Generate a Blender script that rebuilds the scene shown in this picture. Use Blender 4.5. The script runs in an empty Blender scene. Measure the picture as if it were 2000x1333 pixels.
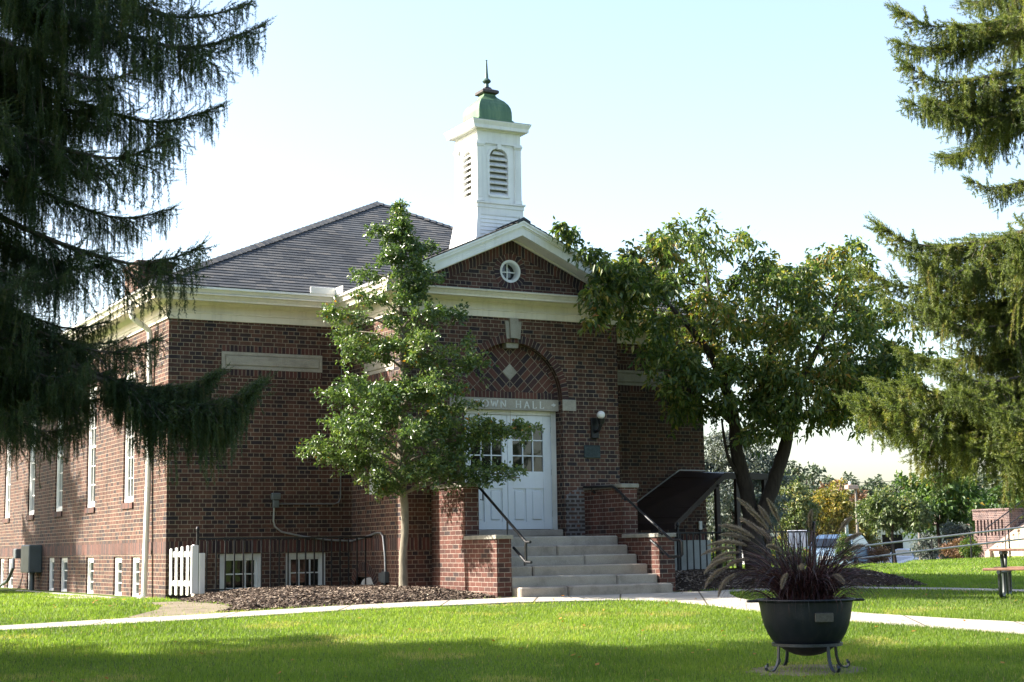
import bpy, math, random
import numpy as np
from mathutils import Vector, Matrix

random.seed(7)
rng = np.random.default_rng(11)
SC = bpy.context.scene
COL = SC.collection
R = math.radians
pi = math.pi

# ---------------------------------------------------------------- viewpoint frame
CAM = Vector((-7.566, -26.528, 0.8))
FH = Vector((0.47447, 0.88027, 0))      # horizontal view direction
SH = Vector((0.88027, -0.47447, 0))     # to its right


def DS(d, s, z=0.0):
    """point d metres ahead of the photographer, s metres to the right"""
    return Vector((CAM.x + FH.x * d + SH.x * s, CAM.y + FH.y * d + SH.y * s, z))


def ss(a, b, x):
    t = min(max((x - a) / (b - a), 0), 1)
    return t * t * (3 - 2 * t)


def H(x, y):
    """terrain height: level round the hall, falling towards the photographer, car park lower beyond the lawn"""
    z = .06 - .045 * min(max(-4.6 - y, 0), 25)
    d = (x - CAM.x) * FH.x + (y - CAM.y) * FH.y
    s = (x - CAM.x) * SH.x + (y - CAM.y) * SH.y
    k = ss(3.5, 8, s)
    if k > 0 and d > 34:
        z += k * .006 * min(d - 34, 40)
        de = 55 + max(s - 13.4, 0) * 1.03 + 11 * (1 - ss(12.6, 13.6, s))
        z -= k * 1.3 * ss(de, de + 6, d) + k * .5 * ss(50.5, 53.5, d) * (1 - ss(65, 68, d)) * (1 - ss(12.8, 13.8, s))
    return z


# ---------------------------------------------------------------- mesh building
class MB:
    def __init__(self):
        self.v = []; self.f = []; self.uv = []; self.m = []

    def face(self, pts, uv=None, mi=0):
        n = len(self.v)
        self.v += [tuple(p) for p in pts]
        self.f.append(tuple(range(n, n + len(pts))))
        if uv is None:
            p = [Vector(q) for q in pts]
            nr = Vector((0, 0, 0))
            for i in range(1, len(p) - 1):
                nr += (p[i] - p[0]).cross(p[i + 1] - p[0])
            a = [abs(c) for c in nr]
            if a[2] >= a[0] and a[2] >= a[1]: uv = [(q.x, q.y) for q in p]
            elif a[0] > a[1]: uv = [(q.y, q.z) for q in p]
            else: uv = [(q.x, q.z) for q in p]
        self.uv.append(uv); self.m.append(mi)

    def box(self, x0, x1, y0, y1, z0, z1, mi=0):
        c = [(x, y, z) for z in (z0, z1) for y in (y0, y1) for x in (x0, x1)]
        for q in ((0, 2, 3, 1), (4, 5, 7, 6), (0, 1, 5, 4), (2, 6, 7, 3), (0, 4, 6, 2), (1, 3, 7, 5)):
            self.face([c[i] for i in q], mi=mi)

    def bevbox(self, x0, x1, y0, y1, z0, z1, b=.01, mi=0):
        """box with chamfered top and vertical edges"""
        def ring(i, z):
            return [(x0 + i + b, y0 + i, z), (x1 - i - b, y0 + i, z), (x1 - i, y0 + i + b, z), (x1 - i, y1 - i - b, z),
                    (x1 - i - b, y1 - i, z), (x0 + i + b, y1 - i, z), (x0 + i, y1 - i - b, z), (x0 + i, y0 + i + b, z)]
        rs = [ring(b * .5, z0), ring(0, z0 + b), ring(0, z1 - b), ring(b, z1)]
        for a, c in zip(rs, rs[1:]):
            for k in range(8):
                self.face([a[k], a[(k + 1) % 8], c[(k + 1) % 8], c[k]], mi=mi)
        self.face(rs[-1], mi=mi); self.face(rs[0][::-1], mi=mi)

    def obox(self, a, b, w, h, up=(0, 0, 1), mi=0):
        """bar from a to b, w wide, h deep"""
        a = Vector(a); b = Vector(b); d = (b - a).normalized(); up = Vector(up)
        if abs(d.dot(up)) > .98: up = Vector((1, 0, 0))
        s = d.cross(up).normalized(); u = s.cross(d)
        c = [p + s * (i * w / 2) + u * (j * h / 2) for p in (a, b) for i, j in ((-1, -1), (1, -1), (1, 1), (-1, 1))]
        L = (b - a).length
        for q in ((0, 1, 2, 3), (7, 6, 5, 4)): self.face([c[i] for i in q], mi=mi)
        for k in range(4):
            self.face([c[k], c[(k + 1) % 4], c[4 + (k + 1) % 4], c[4 + k]], [(0, 0), (0, w), (L, w), (L, 0)], mi)

    def tube(self, pts, rad, n=8, mi=0, caps=True):
        pts = [Vector(p) for p in pts]
        if not hasattr(rad, '__len__'): rad = [rad] * len(pts)
        rings = []; ref = None; L = 0
        for i, p in enumerate(pts):
            d = (pts[min(i + 1, len(pts) - 1)] - pts[max(i - 1, 0)]).normalized()
            if ref is None:
                ref = Vector((0, 0, 1)) if abs(d.z) < .9 else Vector((1, 0, 0))
            s = d.cross(ref)
            if s.length < 1e-5: s = d.cross(Vector((0, 1, 0)))
            s.normalize(); ref = s.cross(d).normalized()
            if i: L += (p - pts[i - 1]).length
            rings.append(([p + (s * math.cos(2 * pi * k / n) + ref * math.sin(2 * pi * k / n)) * rad[i] for k in range(n)], L))
        for (a, la), (b, lb) in zip(rings, rings[1:]):
            for k in range(n):
                k2 = (k + 1) % n
                self.face([a[k], a[k2], b[k2], b[k]], [(k / n, la), ((k + 1) / n, la), ((k + 1) / n, lb), (k / n, lb)], mi)
        if caps:
            self.face(rings[0][0][::-1], mi=mi); self.face(rings[-1][0], mi=mi)

    def lathe(self, prof, c=(0, 0, 0), n=24, mi=0, jit=0):
        c = Vector(c)
        rings = [[c + Vector((r * math.cos(2 * pi * k / n), r * math.sin(2 * pi * k / n), z)) for k in range(n)] for r, z in prof]
        for i, (a, b) in enumerate(zip(rings, rings[1:])):
            for k in range(n):
                k2 = (k + 1) % n
                self.face([a[k], a[k2], b[k2], b[k]], [(k / n, prof[i][1]), ((k + 1) / n, prof[i][1]), ((k + 1) / n, prof[i + 1][1]), (k / n, prof[i + 1][1])], mi)

    def sweep(self, path, prof, mi=0):
        """profile (outward offset, z) along a plan path, outward on the right hand, mitred"""
        n = len(path); nor = []
        for (ax, ay), (bx, by) in zip(path, path[1:]):
            l = math.hypot(bx - ax, by - ay); nor.append(((by - ay) / l, -(bx - ax) / l))
        mit = []
        for i in range(n):
            a = nor[max(i - 1, 0)]; b = nor[min(i, n - 2)]
            k = 1 + a[0] * b[0] + a[1] * b[1]
            mit.append(((a[0] + b[0]) / k, (a[1] + b[1]) / k))
        rows = [[(path[i][0] + mit[i][0] * o, path[i][1] + mit[i][1] * o, z) for o, z in prof] for i in range(n)]
        for a, b in zip(rows, rows[1:]):
            for k in range(len(prof) - 1):
                self.face([a[k], b[k], b[k + 1], a[k + 1]], mi=mi)
        for r in (rows[0], rows[-1]):
            self.face(r, mi=mi)

    def build(self, name, mats, parent=None, smooth=False, origin=None):
        me = bpy.data.meshes.new(name)
        v = self.v
        if origin is not None:
            v = [(a - origin[0], b - origin[1], c - origin[2]) for a, b, c in v]
        me.from_pydata(v, [], self.f)
        uvl = me.uv_layers.new(name='UVMap')
        flat = [c for f in self.uv for p in f for c in p]
        uvl.data.foreach_set('uv', flat)
        if not isinstance(mats, (list, tuple)): mats = [mats]
        for m in mats: me.materials.append(m)
        if len(mats) > 1: me.polygons.foreach_set('material_index', self.m)
        me.update()
        o = bpy.data.objects.new(name, me)
        if smooth:
            import bmesh
            bm = bmesh.new(); bm.from_mesh(me)
            bmesh.ops.remove_doubles(bm, verts=bm.verts, dist=1e-5)
            bm.to_mesh(me); bm.free()
            me.polygons.foreach_set('use_smooth', [True] * len(me.polygons))
            try: me.set_sharp_from_angle(angle=R(40))
            except Exception: pass
        COL.objects.link(o)
        if parent is not None: o.parent = parent
        return o


def tri_mesh(name, V, F, mats, rnd=None, mi=None, parent=None, kind=None):
    """fast triangle mesh from arrays, with a per-face random value for the shader"""
    me = bpy.data.meshes.new(name)
    V = np.ascontiguousarray(V, dtype=np.float32); F = np.ascontiguousarray(F, dtype=np.int32)
    me.vertices.add(len(V)); me.vertices.foreach_set('co', V.ravel())
    me.loops.add(F.size); me.loops.foreach_set('vertex_index', F.ravel())
    me.polygons.add(len(F))
    me.polygons.foreach_set('loop_start', np.arange(0, F.size, 3, dtype=np.int32))
    me.polygons.foreach_set('loop_total', np.full(len(F), 3, dtype=np.int32))
    if not isinstance(mats, (list, tuple)): mats = [mats]
    for m in mats: me.materials.append(m)
    if mi is not None: me.polygons.foreach_set('material_index', np.asarray(mi, dtype=np.int32))
    if rnd is not None:
        at = me.attributes.new('rnd', 'FLOAT', 'FACE')
        at.data.foreach_set('value', np.asarray(rnd, dtype=np.float32))
    me.update(calc_edges=True)
    o = bpy.data.objects.new(name, me)
    COL.objects.link(o)
    if parent is not None: o.parent = parent
    if kind: o['kind'] = kind
    return o


def tag(o, label=None, cat=None, group=None, kind=None):
    if label: o['label'] = label
    if cat: o['category'] = cat
    if group: o['group'] = group
    if kind: o['kind'] = kind
    return o


def thing(name, label, cat, loc=(0, 0, 0), rz=0, group=None):
    o = bpy.data.objects.new(name, None); COL.objects.link(o)
    o.empty_display_size = .2
    o.location = loc; o.rotation_euler = (0, 0, rz)
    return tag(o, label, cat, group)


def dup(root, loc, rz=0, label=None, scale=1, group=None):
    r = root.copy(); COL.objects.link(r); r.location = loc; r.rotation_euler = (0, 0, rz); r.scale = (scale,) * 3 if not hasattr(scale, '__len__') else scale
    if label: r['label'] = label
    if group: r['group'] = group
    for ch in list(root.children):
        c = ch.copy(); COL.objects.link(c); c.parent = r
        for g in list(ch.children):
            d = g.copy(); COL.objects.link(d); d.parent = c
    return r


def dup_part(o, loc, rz=None):
    c = o.copy(); COL.objects.link(c); c.parent = o.parent; c.location = loc
    if rz is not None: c.rotation_euler = (0, 0, rz)
    for g in list(o.children):
        d = g.copy(); COL.objects.link(d); d.parent = c
    return c


# ---------------------------------------------------------------- materials
class NT:
    def __init__(self, name):
        self.mat = bpy.data.materials.new(name); self.mat.use_nodes = True
        self.t = self.mat.node_tree; self.t.nodes.clear()
        self.out = self.n('ShaderNodeOutputMaterial')

    def n(self, ty, **kw):
        nd = self.t.nodes.new(ty)
        for k, v in kw.items():
            if k.startswith('_'): setattr(nd, k[1:], v)
            else: self.set(nd, k.replace('_', ' '), v)
        return nd

    def set(self, nd, key, v):
        s = nd.inputs[int(key[1:])] if key[0] == 'i' and key[1:].isdigit() else nd.inputs[key]
        if isinstance(v, bpy.types.NodeSocket): self.t.links.new(v, s)
        else: s.default_value = v

    def uv(self): return self.n('ShaderNodeTexCoord').outputs['UV']
    def obj(self): return self.n('ShaderNodeTexCoord').outputs['Object']
    def pos(self): return self.n('ShaderNodeNewGeometry').outputs['Position']

    def noise(self, vec, scale, detail=3, rough=.55):
        return self.n('ShaderNodeTexNoise', Vector=vec, Scale=scale, Detail=detail, Roughness=rough).outputs['Fac']

    def ramp(self, fac, stops, interp='LINEAR'):
        nd = self.n('ShaderNodeValToRGB', Fac=fac); cr = nd.color_ramp; cr.interpolation = interp
        while len(cr.elements) < len(stops): cr.elements.new(.5)
        for e, (p, c) in zip(cr.elements, stops):
            e.position = p
            e.color = (c, c, c, 1) if not hasattr(c, '__len__') else (*c, 1)
        return nd.outputs['Color']

    def mix(self, fac, a, b, mode='MIX'):
        nd = self.t.nodes.new('ShaderNodeMix'); nd.data_type = 'RGBA'; nd.blend_type = mode
        for k, v in ((0, fac), (6, a), (7, b)):
            if isinstance(v, bpy.types.NodeSocket): self.t.links.new(v, nd.inputs[k])
            else: nd.inputs[k].default_value = v if not hasattr(v, '__len__') else (*v[:3], 1)
        return nd.outputs[2]

    def math(self, op, a, b=0.0):
        nd = self.t.nodes.new('ShaderNodeMath'); nd.operation = op
        for k, v in ((0, a), (1, b)):
            if isinstance(v, bpy.types.NodeSocket): self.t.links.new(v, nd.inputs[k])
            else: nd.inputs[k].default_value = v
        return nd.outputs[0]

    def bump(self, h, strength=.5, dist=.01):
        return self.n('ShaderNodeBump', Height=h, Strength=strength, Distance=dist).outputs['Normal']

    def bsdf(self, color, rough=.7, metal=0, normal=None, spec=.5, **kw):
        b = self.n('ShaderNodeBsdfPrincipled')
        self.set(b, 'Base Color', color if isinstance(color, bpy.types.NodeSocket) else (*color, 1))
        self.set(b, 'Roughness', rough); self.set(b, 'Metallic', metal)
        self.set(b, 'Specular IOR Level', spec)
        if normal is not None: self.set(b, 'Normal', normal)
        for k, v in kw.items(): self.set(b, k.replace('_', ' '), v)
        return b.outputs[0]

    def done(self, shader):
        self.t.links.new(shader, self.out.inputs['Surface']); return self.mat


def m_plain(name, color, rough=.6, metal=0, var=.12, scale=6, bump=0, spec=.5):
    g = NT(name); p = g.pos(); n = g.noise(p, scale, 4)
    c = g.mix(1, color, g.ramp(n, [(.3, 1 - var), (.7, 1 + var)]), 'MULTIPLY')
    nr = g.bump(g.noise(p, scale * 9, 4), bump, .01) if bump else None
    return g.done(g.bsdf(c, rough, metal, nr, spec))


def m_brick(name, stops, mortar, bw=.213, rh=.073, ms=.0062, squash=.5, offset=.5, stain=.22, darkbase=False):
    g = NT(name); uv = g.uv(); p = g.pos()
    nz = g.n('ShaderNodeTexNoise', Vector=p, Scale=9.0, Detail=2.0).outputs['Color']
    v1 = g.n('ShaderNodeVectorMath', _operation='MULTIPLY_ADD', i0=nz, i1=(.008, .008, 0), i2=uv).outputs[0]
    br = g.n('ShaderNodeTexBrick', _offset=offset, _offset_frequency=2, _squash=squash, _squash_frequency=2, Vector=v1,
             Color1=(0, 0, 0, 1), Color2=(1, 1, 1, 1), Mortar=(.5, .5, .5, 1), Scale=1.0, Mortar_Size=ms, Mortar_Smooth=.25, Bias=0.0, Brick_Width=bw, Row_Height=rh)
    col = g.ramp(br.outputs['Color'], stops)
    fine = g.noise(p, 60, 4, .7)
    col = g.mix(1, col, g.ramp(fine, [(.25, .78), (.75, 1.2)]), 'MULTIPLY')
    mo = g.mix(1, mortar, g.ramp(g.noise(p, 14, 4), [(.3, .7), (.7, 1.15)]), 'MULTIPLY')
    col = g.mix(br.outputs['Fac'], col, mo)
    big = g.noise(p, .9, 5, .65)
    col = g.mix(1, col, g.ramp(big, [(.28, 1 - stain * 1.4), (.5, 1), (.75, 1 + stain)]), 'MULTIPLY')
    stv = g.n('ShaderNodeMapping', Vector=p, Scale=(5.5, 5.5, .45)).outputs[0]
    stk = g.noise(stv, 1.0, 5, .65)
    col = g.mix(1, col, g.ramp(stk, [(.3, .72), (.48, 1), (.72, 1.1)]), 'MULTIPLY')
    bl = g.noise(p, 2.1, 6, .7)
    col = g.mix(g.ramp(bl, [(.60, 0), (.80, .34)]), col, (.20, .18, .165))
    h = g.math('ADD', g.math('MULTIPLY', br.outputs['Fac'], -1.0), g.math('MULTIPLY', fine, .45))
    return g.done(g.bsdf(col, .85, 0, g.bump(h, .7, .009), .25))


RED = [(0, (.030, .024, .029)), (.2, (.046, .029, .028)), (.42, (.070, .036, .030)), (.7, (.092, .044, .034)), (1, (.12, .060, .044))]
DRK = [(0, (.034, .025, .031)), (.3, (.058, .032, .033)), (.6, (.095, .041, .036)), (1, (.13, .053, .042))]
PIER = [(0, (.04, .03, .03)), (.14, (.066, .032, .027)), (.5, (.092, .038, .030)), (1, (.118, .05, .038))]
MORT = (.27, .222, .168)
BRICK = m_brick('brick_english_bond', RED, MORT)
BRICK_SOLDIER = m_brick('brick_soldier', DRK, MORT, bw=.215, rh=.0735, squash=1, offset=0)
BRICK_VOUSS = m_brick('brick_voussoir', DRK, MORT, bw=.4, rh=.0735, squash=1, offset=0)
BRICK_LATTICE = m_brick('brick_lattice', [(0, (.03, .024, .03)), (.45, (.05, .03, .034)), (.5, (.085, .04, .036)), (1, (.115, .05, .04))], MORT, bw=.205, rh=.1025, ms=.0065, squash=1, offset=0)
BRICK_PIER = m_brick('brick_pier', PIER, (.29, .245, .205), bw=.203, rh=.075, ms=.0055, squash=1, offset=.5, stain=.3)
BRICK_SCAR = m_brick('brick_smeared_mortar', [(0, (.05, .04, .04)), (.7, (.08, .06, .055)), (1, (.16, .07, .05))], (.2, .19, .19), ms=.017, stain=.5)


def m_stone(name, c, scale=3, dark=.35, rough=.85):
    g = NT(name); p = g.pos()
    n = g.noise(p, scale, 6, .65); f = g.noise(p, 55, 4, .7)
    col = g.mix(1, c, g.ramp(n, [(.25, 1 - dark), (.5, 1), (.8, 1.18)]), 'MULTIPLY')
    col = g.mix(1, col, g.ramp(f, [(.3, .85), (.7, 1.12)]), 'MULTIPLY')
    return g.done(g.bsdf(col, rough, 0, g.bump(f, .4, .006), .25))


STONE = m_stone('limestone', (.36, .335, .29))
STONE_CAP = m_stone('cap_stone', (.27, .26, .225), 5, .45)
STEP = m_stone('step_stone', (.37, .33, .285), 2.2, .4)
STEP2 = m_stone('step_stone_warm', (.35, .30, .25), 3, .5)
PARGE = m_stone('parged_wall', (.42, .44, .43), 1.5, .3)
def m_walk():
    g = NT('concrete_walk'); p = g.pos()
    n = g.noise(p, 1.1, 6, .65); f = g.noise(p, 55, 4, .7)
    col = g.mix(1, (.40, .365, .315), g.ramp(n, [(.25, .7), (.5, 1), (.8, 1.15)]), 'MULTIPLY')
    col = g.mix(1, col, g.ramp(f, [(.3, .85), (.7, 1.12)]), 'MULTIPLY')
    x = g.n('ShaderNodeSeparateXYZ', Vector=p)
    u = g.math('ADD', g.math('MULTIPLY', x.outputs[0], .66), g.math('MULTIPLY', x.outputs[1], -.42))
    j = g.math('LESS_THAN', g.math('FRACT', u), .022)
    vo = g.n('ShaderNodeTexVoronoi', _feature='DISTANCE_TO_EDGE', Vector=p, Scale=.55).outputs['Distance']
    cr = g.math('LESS_THAN', vo, .003)
    col = g.mix(g.math('MAXIMUM', j, cr), col, (.10, .085, .065))
    return g.done(g.bsdf(col, .85, 0, g.bump(f, .4, .006), .25))


CONC = m_walk()
CURB = m_stone('old_concrete', (.33, .3, .25), 3, .5)


def m_paint(name, c, dirt=.14, rough=.5):
    g = NT(name); p = g.pos()
    n = g.noise(p, 1.8, 6, .6)
    st = g.n('ShaderNodeMapping', Vector=p, Scale=(14, 14, .9)).outputs[0]
    s = g.noise(st, 1.0, 4, .6)
    col = g.mix(1, c, g.ramp(n, [(.3, 1 - dirt), (.65, 1.02)]), 'MULTIPLY')
    col = g.mix(1, col, g.ramp(s, [(.28, 1 - dirt * .8), (.5, 1)]), 'MULTIPLY')
    return g.done(g.bsdf(col, rough, 0, g.bump(g.noise(p, 40, 3), .08, .004), .4))


WHITE = m_paint('white_paint', (.82, .82, .80))
WHITE_OLD = m_paint('weathered_white_paint', (.80, .80, .79), .24)
CREAM = m_paint('cream_white_trim', (.80, .74, .65), .14)
DOORW = m_paint('door_white', (.76, .80, .86), .06, .4)
GUTTER = m_paint('gutter_white', (.80, .79, .75), .06, .35)
IRON = m_plain('black_iron', (.011, .012, .015), .45, .3, .3, 14, .15)
BROWN = m_plain('brown_metal', (.032, .018, .015), .55, 0, .25, 3, .1)
BRONZE = m_plain('bronze_plaque', (.028, .042, .048), .45, .5, .35, 25, .3)
GALV = m_plain('galvanised', (.42, .44, .46), .4, .7, .15, 12)
GREYBOX = m_plain('grey_enclosure', (.10, .12, .13), .5, .2, .15, 4)
BRASS = m_plain('hinge_metal', (.25, .22, .17), .45, .8, .2, 30)
GLOBE = m_plain('white_globe', (.85, .85, .84), .25, 0, .02, 3)


def m_glass():
    g = NT('window_glass'); p = g.pos()
    nr = g.bump(g.noise(p, 2.2, 2), .05, .05)
    return g.done(g.bsdf((.010, .013, .012), .03, 0, nr, .6))


GLASS = m_glass()


def m_shingle():
    g = NT('asphalt_shingle'); uv = g.uv(); p = g.pos()
    br = g.n('ShaderNodeTexBrick', _offset=.37, _offset_frequency=2, _squash=.72, _squash_frequency=3, Vector=uv,
             Color1=(0, 0, 0, 1), Color2=(1, 1, 1, 1), Mortar=(.3, .3, .3, 1), Scale=1.0, Mortar_Size=.004, Mortar_Smooth=.2, Bias=0.0, Brick_Width=.30, Row_Height=.14)
    col = g.ramp(br.outputs['Color'], [(0, (.044, .050, .060)), (.3, (.060, .067, .078)), (.6, (.078, .083, .090)), (.85, (.096, .098, .102)), (1, (.118, .115, .113))])
    n = g.noise(p, .7, 5, .6); f = g.noise(p, 150, 3, .7)
    col = g.mix(1, col, g.ramp(n, [(.3, .78), (.7, 1.18)]), 'MULTIPLY')
    col = g.mix(1, col, g.ramp(f, [(.3, .7), (.7, 1.35)]), 'MULTIPLY')
    return g.done(g.bsdf(col, .9, 0, g.bump(f, .5, .004), .25))


SHINGLE = m_shingle()


def m_copper():
    g = NT('green_copper'); p = g.pos()
    st = g.n('ShaderNodeMapping', Vector=p, Scale=(9, 9, 1.2)).outputs[0]
    n = g.noise(st, 1.0, 5, .65)
    col = g.ramp(n, [(.25, (.05, .105, .06)), (.5, (.095, .175, .095)), (.75, (.17, .24, .12))])
    return g.done(g.bsdf(col, .5, .25, g.bump(n, .15, .01), .5))


COPPER = m_copper()
COPPER_DARK = m_plain('dark_copper', (.06, .05, .045), .5, .4, .4, 20, .1)


def m_bark(name, c, sc=1.0):
    g = NT(name); o = g.pos()
    st = g.n('ShaderNodeMapping', Vector=o, Scale=(22 * sc, 22 * sc, 5 * sc)).outputs[0]
    n = g.noise(st, 1.0, 6, .7)
    col = g.mix(1, c, g.ramp(n, [(.25, .45), (.5, 1), (.8, 1.45)]), 'MULTIPLY')
    return g.done(g.bsdf(col, .9, 0, g.bump(n, .9, .02), .2))


BARK_HOLLY = m_bark('bark_grey', (.20, .18, .14))
BARK_CHERRY = m_bark('bark_dark', (.045, .036, .03))
BARK_SPRUCE = m_bark('bark_spruce', (.10, .085, .075))


def m_leaf(name, stops, trans=.35, rough=.45, spec=.5, tcol=1.4):
    g = NT(name)
    a = g.n('ShaderNodeAttribute', _attribute_name='rnd').outputs['Fac']
    col = g.ramp(a, stops)
    d = g.bsdf(col, rough, 0, None, spec)
    tc = g.mix(1, col, (tcol * 1.05, tcol * 1.1, tcol * .55), 'MULTIPLY')
    t = g.n('ShaderNodeBsdfTranslucent', Color=tc).outputs[0]
    m = g.n('ShaderNodeMixShader', Fac=trans, i1=d, i2=t).outputs[0]
    return g.done(m)


LEAF_HOLLY = m_leaf('leaf_holly', [(0, (.042, .08, .028)), (.45, (.085, .145, .042)), (.85, (.16, .21, .055)), (.985, (.19, .225, .06)), (1, (.45, .2, .02))], .3, .3, .7)
LEAF_CHERRY = m_leaf('leaf_cherry', [(0, (.036, .07, .024)), (.35, (.07, .12, .032)), (.65, (.145, .18, .042)), (.86, (.27, .235, .06)), (1, (.31, .16, .06))], .45, .4, .5)
LEAF_PALE = m_leaf('leaf_pale', [(0, (.04, .07, .02)), (.5, (.09, .13, .04)), (.85, (.19, .21, .10)), (1, (.26, .22, .06))], .3, .45)
LEAF_YELLOW = m_leaf('leaf_yellow', [(0, (.07, .10, .022)), (.4, (.16, .15, .03)), (.8, (.29, .22, .035)), (1, (.30, .17, .03))], .35, .5)
LEAF_MAPLE = m_leaf('leaf_maple', [(0, (.025, .06, .015)), (.5, (.055, .11, .02)), (.9, (.11, .17, .03)), (1, (.25, .18, .03))], .35, .5)
LEAF_FAR = m_leaf('leaf_far', [(0, (.045, .075, .055)), (.5, (.075, .105, .065)), (.9, (.11, .13, .07)), (1, (.17, .12, .06))], .25, .6)
LEAF_RUST = m_leaf('leaf_rust', [(0, (.08, .05, .03)), (.5, (.16, .08, .045)), (1, (.22, .14, .07))], .25, .6)
NEEDLE = m_leaf('needle_spruce', [(0, (.016, .034, .017)), (.5, (.035, .062, .024)), (.9, (.072, .10, .032)), (1, (.11, .095, .045))], .25, .5, .4)
NEEDLE_SUNLIT = m_leaf('needle_sunlit', [(0, (.045, .07, .024)), (.5, (.105, .14, .036)), (.9, (.19, .21, .05)), (1, (.2, .16, .06))], .4, .5, .4)  # lit copy of the spruce needles: sunlight put into a lighter, yellower colour
NEEDLE_BLUE = m_leaf('needle_blue', [(0, (.05, .065, .06)), (.5, (.10, .125, .11)), (1, (.17, .18, .15))], .15, .6, .4)
BLADE = m_leaf('grass_blade', [(0, (.07, .12, .018)), (.35, (.125, .195, .026)), (.75, (.20, .28, .04)), (.93, (.27, .29, .07)), (1, (.36, .29, .14))], .5, .5, .3, 1.5)
PLUME = m_leaf('plume', [(0, (.16, .125, .125)), (.5, (.30, .245, .24)), (1, (.44, .37, .34))], .4, .7, .3, 1.1)
PURPLE = m_leaf('purple_leaf', [(0, (.010, .007, .010)), (.5, (.040, .015, .020)), (.9, (.075, .024, .028)), (1, (.08, .05, .05))], .2, .45, .5, 1.1)
CHIP = m_leaf('mulch_chip', [(0, (.03, .02, .016)), (.4, (.085, .06, .045)), (.8, (.19, .145, .11)), (1, (.38, .31, .24))], 0.0, .85, .2)
FALLEN = m_leaf('fallen_leaf', [(0, (.25, .09, .02)), (1, (.4, .22, .05))], .2, .7, .2)


def m_lawn():
    g = NT('lawn_soil'); p = g.pos()
    n = g.noise(p, .55, 5, .6); f = g.noise(p, 22, 4, .7)
    col = g.ramp(n, [(.3, (.07, .11, .02)), (.55, (.10, .145, .028)), (.78, (.15, .15, .05))])
    col = g.mix(1, col, g.ramp(f, [(.3, .55), (.7, 1.35)]), 'MULTIPLY')
    return g.done(g.bsdf(col, .95, 0, g.bump(f, .8, .03), .1))


LAWN = m_lawn()


def m_mulch():
    g = NT('bark_mulch'); p = g.pos()
    f = g.noise(p, 38, 5, .75); n = g.noise(p, 2, 3)
    col = g.ramp(f, [(.3, (.015, .010, .008)), (.5, (.045, .031, .024)), (.7, (.13, .10, .075))])
    col = g.mix(1, col, g.ramp(n, [(.3, .75), (.7, 1.2)]), 'MULTIPLY')
    return g.done(g.bsdf(col, .95, 0, g.bump(f, 1, .04), .1))


MULCH = m_mulch()
DIRT = m_stone('bare_dirt', (.20, .165, .115), 2.5, .5, .95)
ASPHALT = m_stone('asphalt', (.06, .06, .062), 1.5, .3, .9)

# ================================================================ TOWN HALL
W = 11.16; X1 = 3.394; X2 = 7.706; PY = -2.235; DEEP = 17.2; CX = 5.55; ZT = 4.87
hall = thing('town_hall', 'dark red brick town hall with white cornice, hipped shingle roof, pedimented porch and white cupola', 'building')


def wall(mb, axis, c, u0, u1, v0, v1, holes=(), depth=.1, inward=1):
    us = sorted({u0, u1, *[h[0] for h in holes], *[h[1] for h in holes]})
    vs = sorted({v0, v1, *[h[2] for h in holes], *[h[3] for h in holes]})
    P = (lambda u, v, d=0: (c + d * inward, u, v)) if axis == 'x' else (lambda u, v, d=0: (u, c + d * inward, v))
    for a, b in zip(us, us[1:]):
        for e, f in zip(vs, vs[1:]):
            mu, mv = (a + b) / 2, (e + f) / 2
            if any(h[0] < mu < h[1] and h[2] < mv < h[3] for h in holes): continue
            mb.face([P(a, e), P(b, e), P(b, f), P(a, f)])
    for h in holes:
        a, b, e, f = h
        mb.face([P(a, e), P(b, e), P(b, e, depth), P(a, e, depth)])
        mb.face([P(a, f), P(b, f), P(b, f, depth), P(a, f, depth)])
        mb.face([P(a, e), P(a, f), P(a, f, depth), P(a, e, depth)])
        mb.face([P(b, e), P(b, f), P(b, f, depth), P(b, e, depth)])


TALL = [(2.17 + 2.9 * i, 2.91 + 2.9 * i, 1.77, 4.20) for i in range(5)]
BASE_S = [(1.69, 2.24), (2.90, 3.51), (5.08, 5.70), (7.36, 8.06), (8.64, 9.24), (10.95, 11.5), (13.18, 13.86), (14.35, 14.89)]
BASE_S = [(a, b, .02, .775) for a, b in BASE_S]
BASE_F = [(.946, 1.709, .10, .80), (2.143, 2.899, .10, .80)]
mb = MB()
wall(mb, 'x', 0, 0, DEEP, -.5, 5.1, TALL + BASE_S, .11, 1)
wall(mb, 'y', 0, 0, X1, -.5, 5.1, BASE_F, .11, 1)
wall(mb, 'x', X1, PY, 0, -.5, 5.1, [(-1.40, -.735, 1.80, 3.21), (-1.02, -.1, .0, .36)], .11, 1)
wall(mb, 'y', 0, X2, W, -.5, 5.1, [], .1, 1)
wall(mb, 'x', X2, PY, 0, -.5, 5.1, [(-1.40, -.735, 1.80, 3.21)], .11, -1)
wall(mb, 'x', W, 0, DEEP, -.5, 5.1, [], .1, -1)
wall(mb, 'y', DEEP, 0, W, -.5, 5.1, [], .1, -1)
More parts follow.
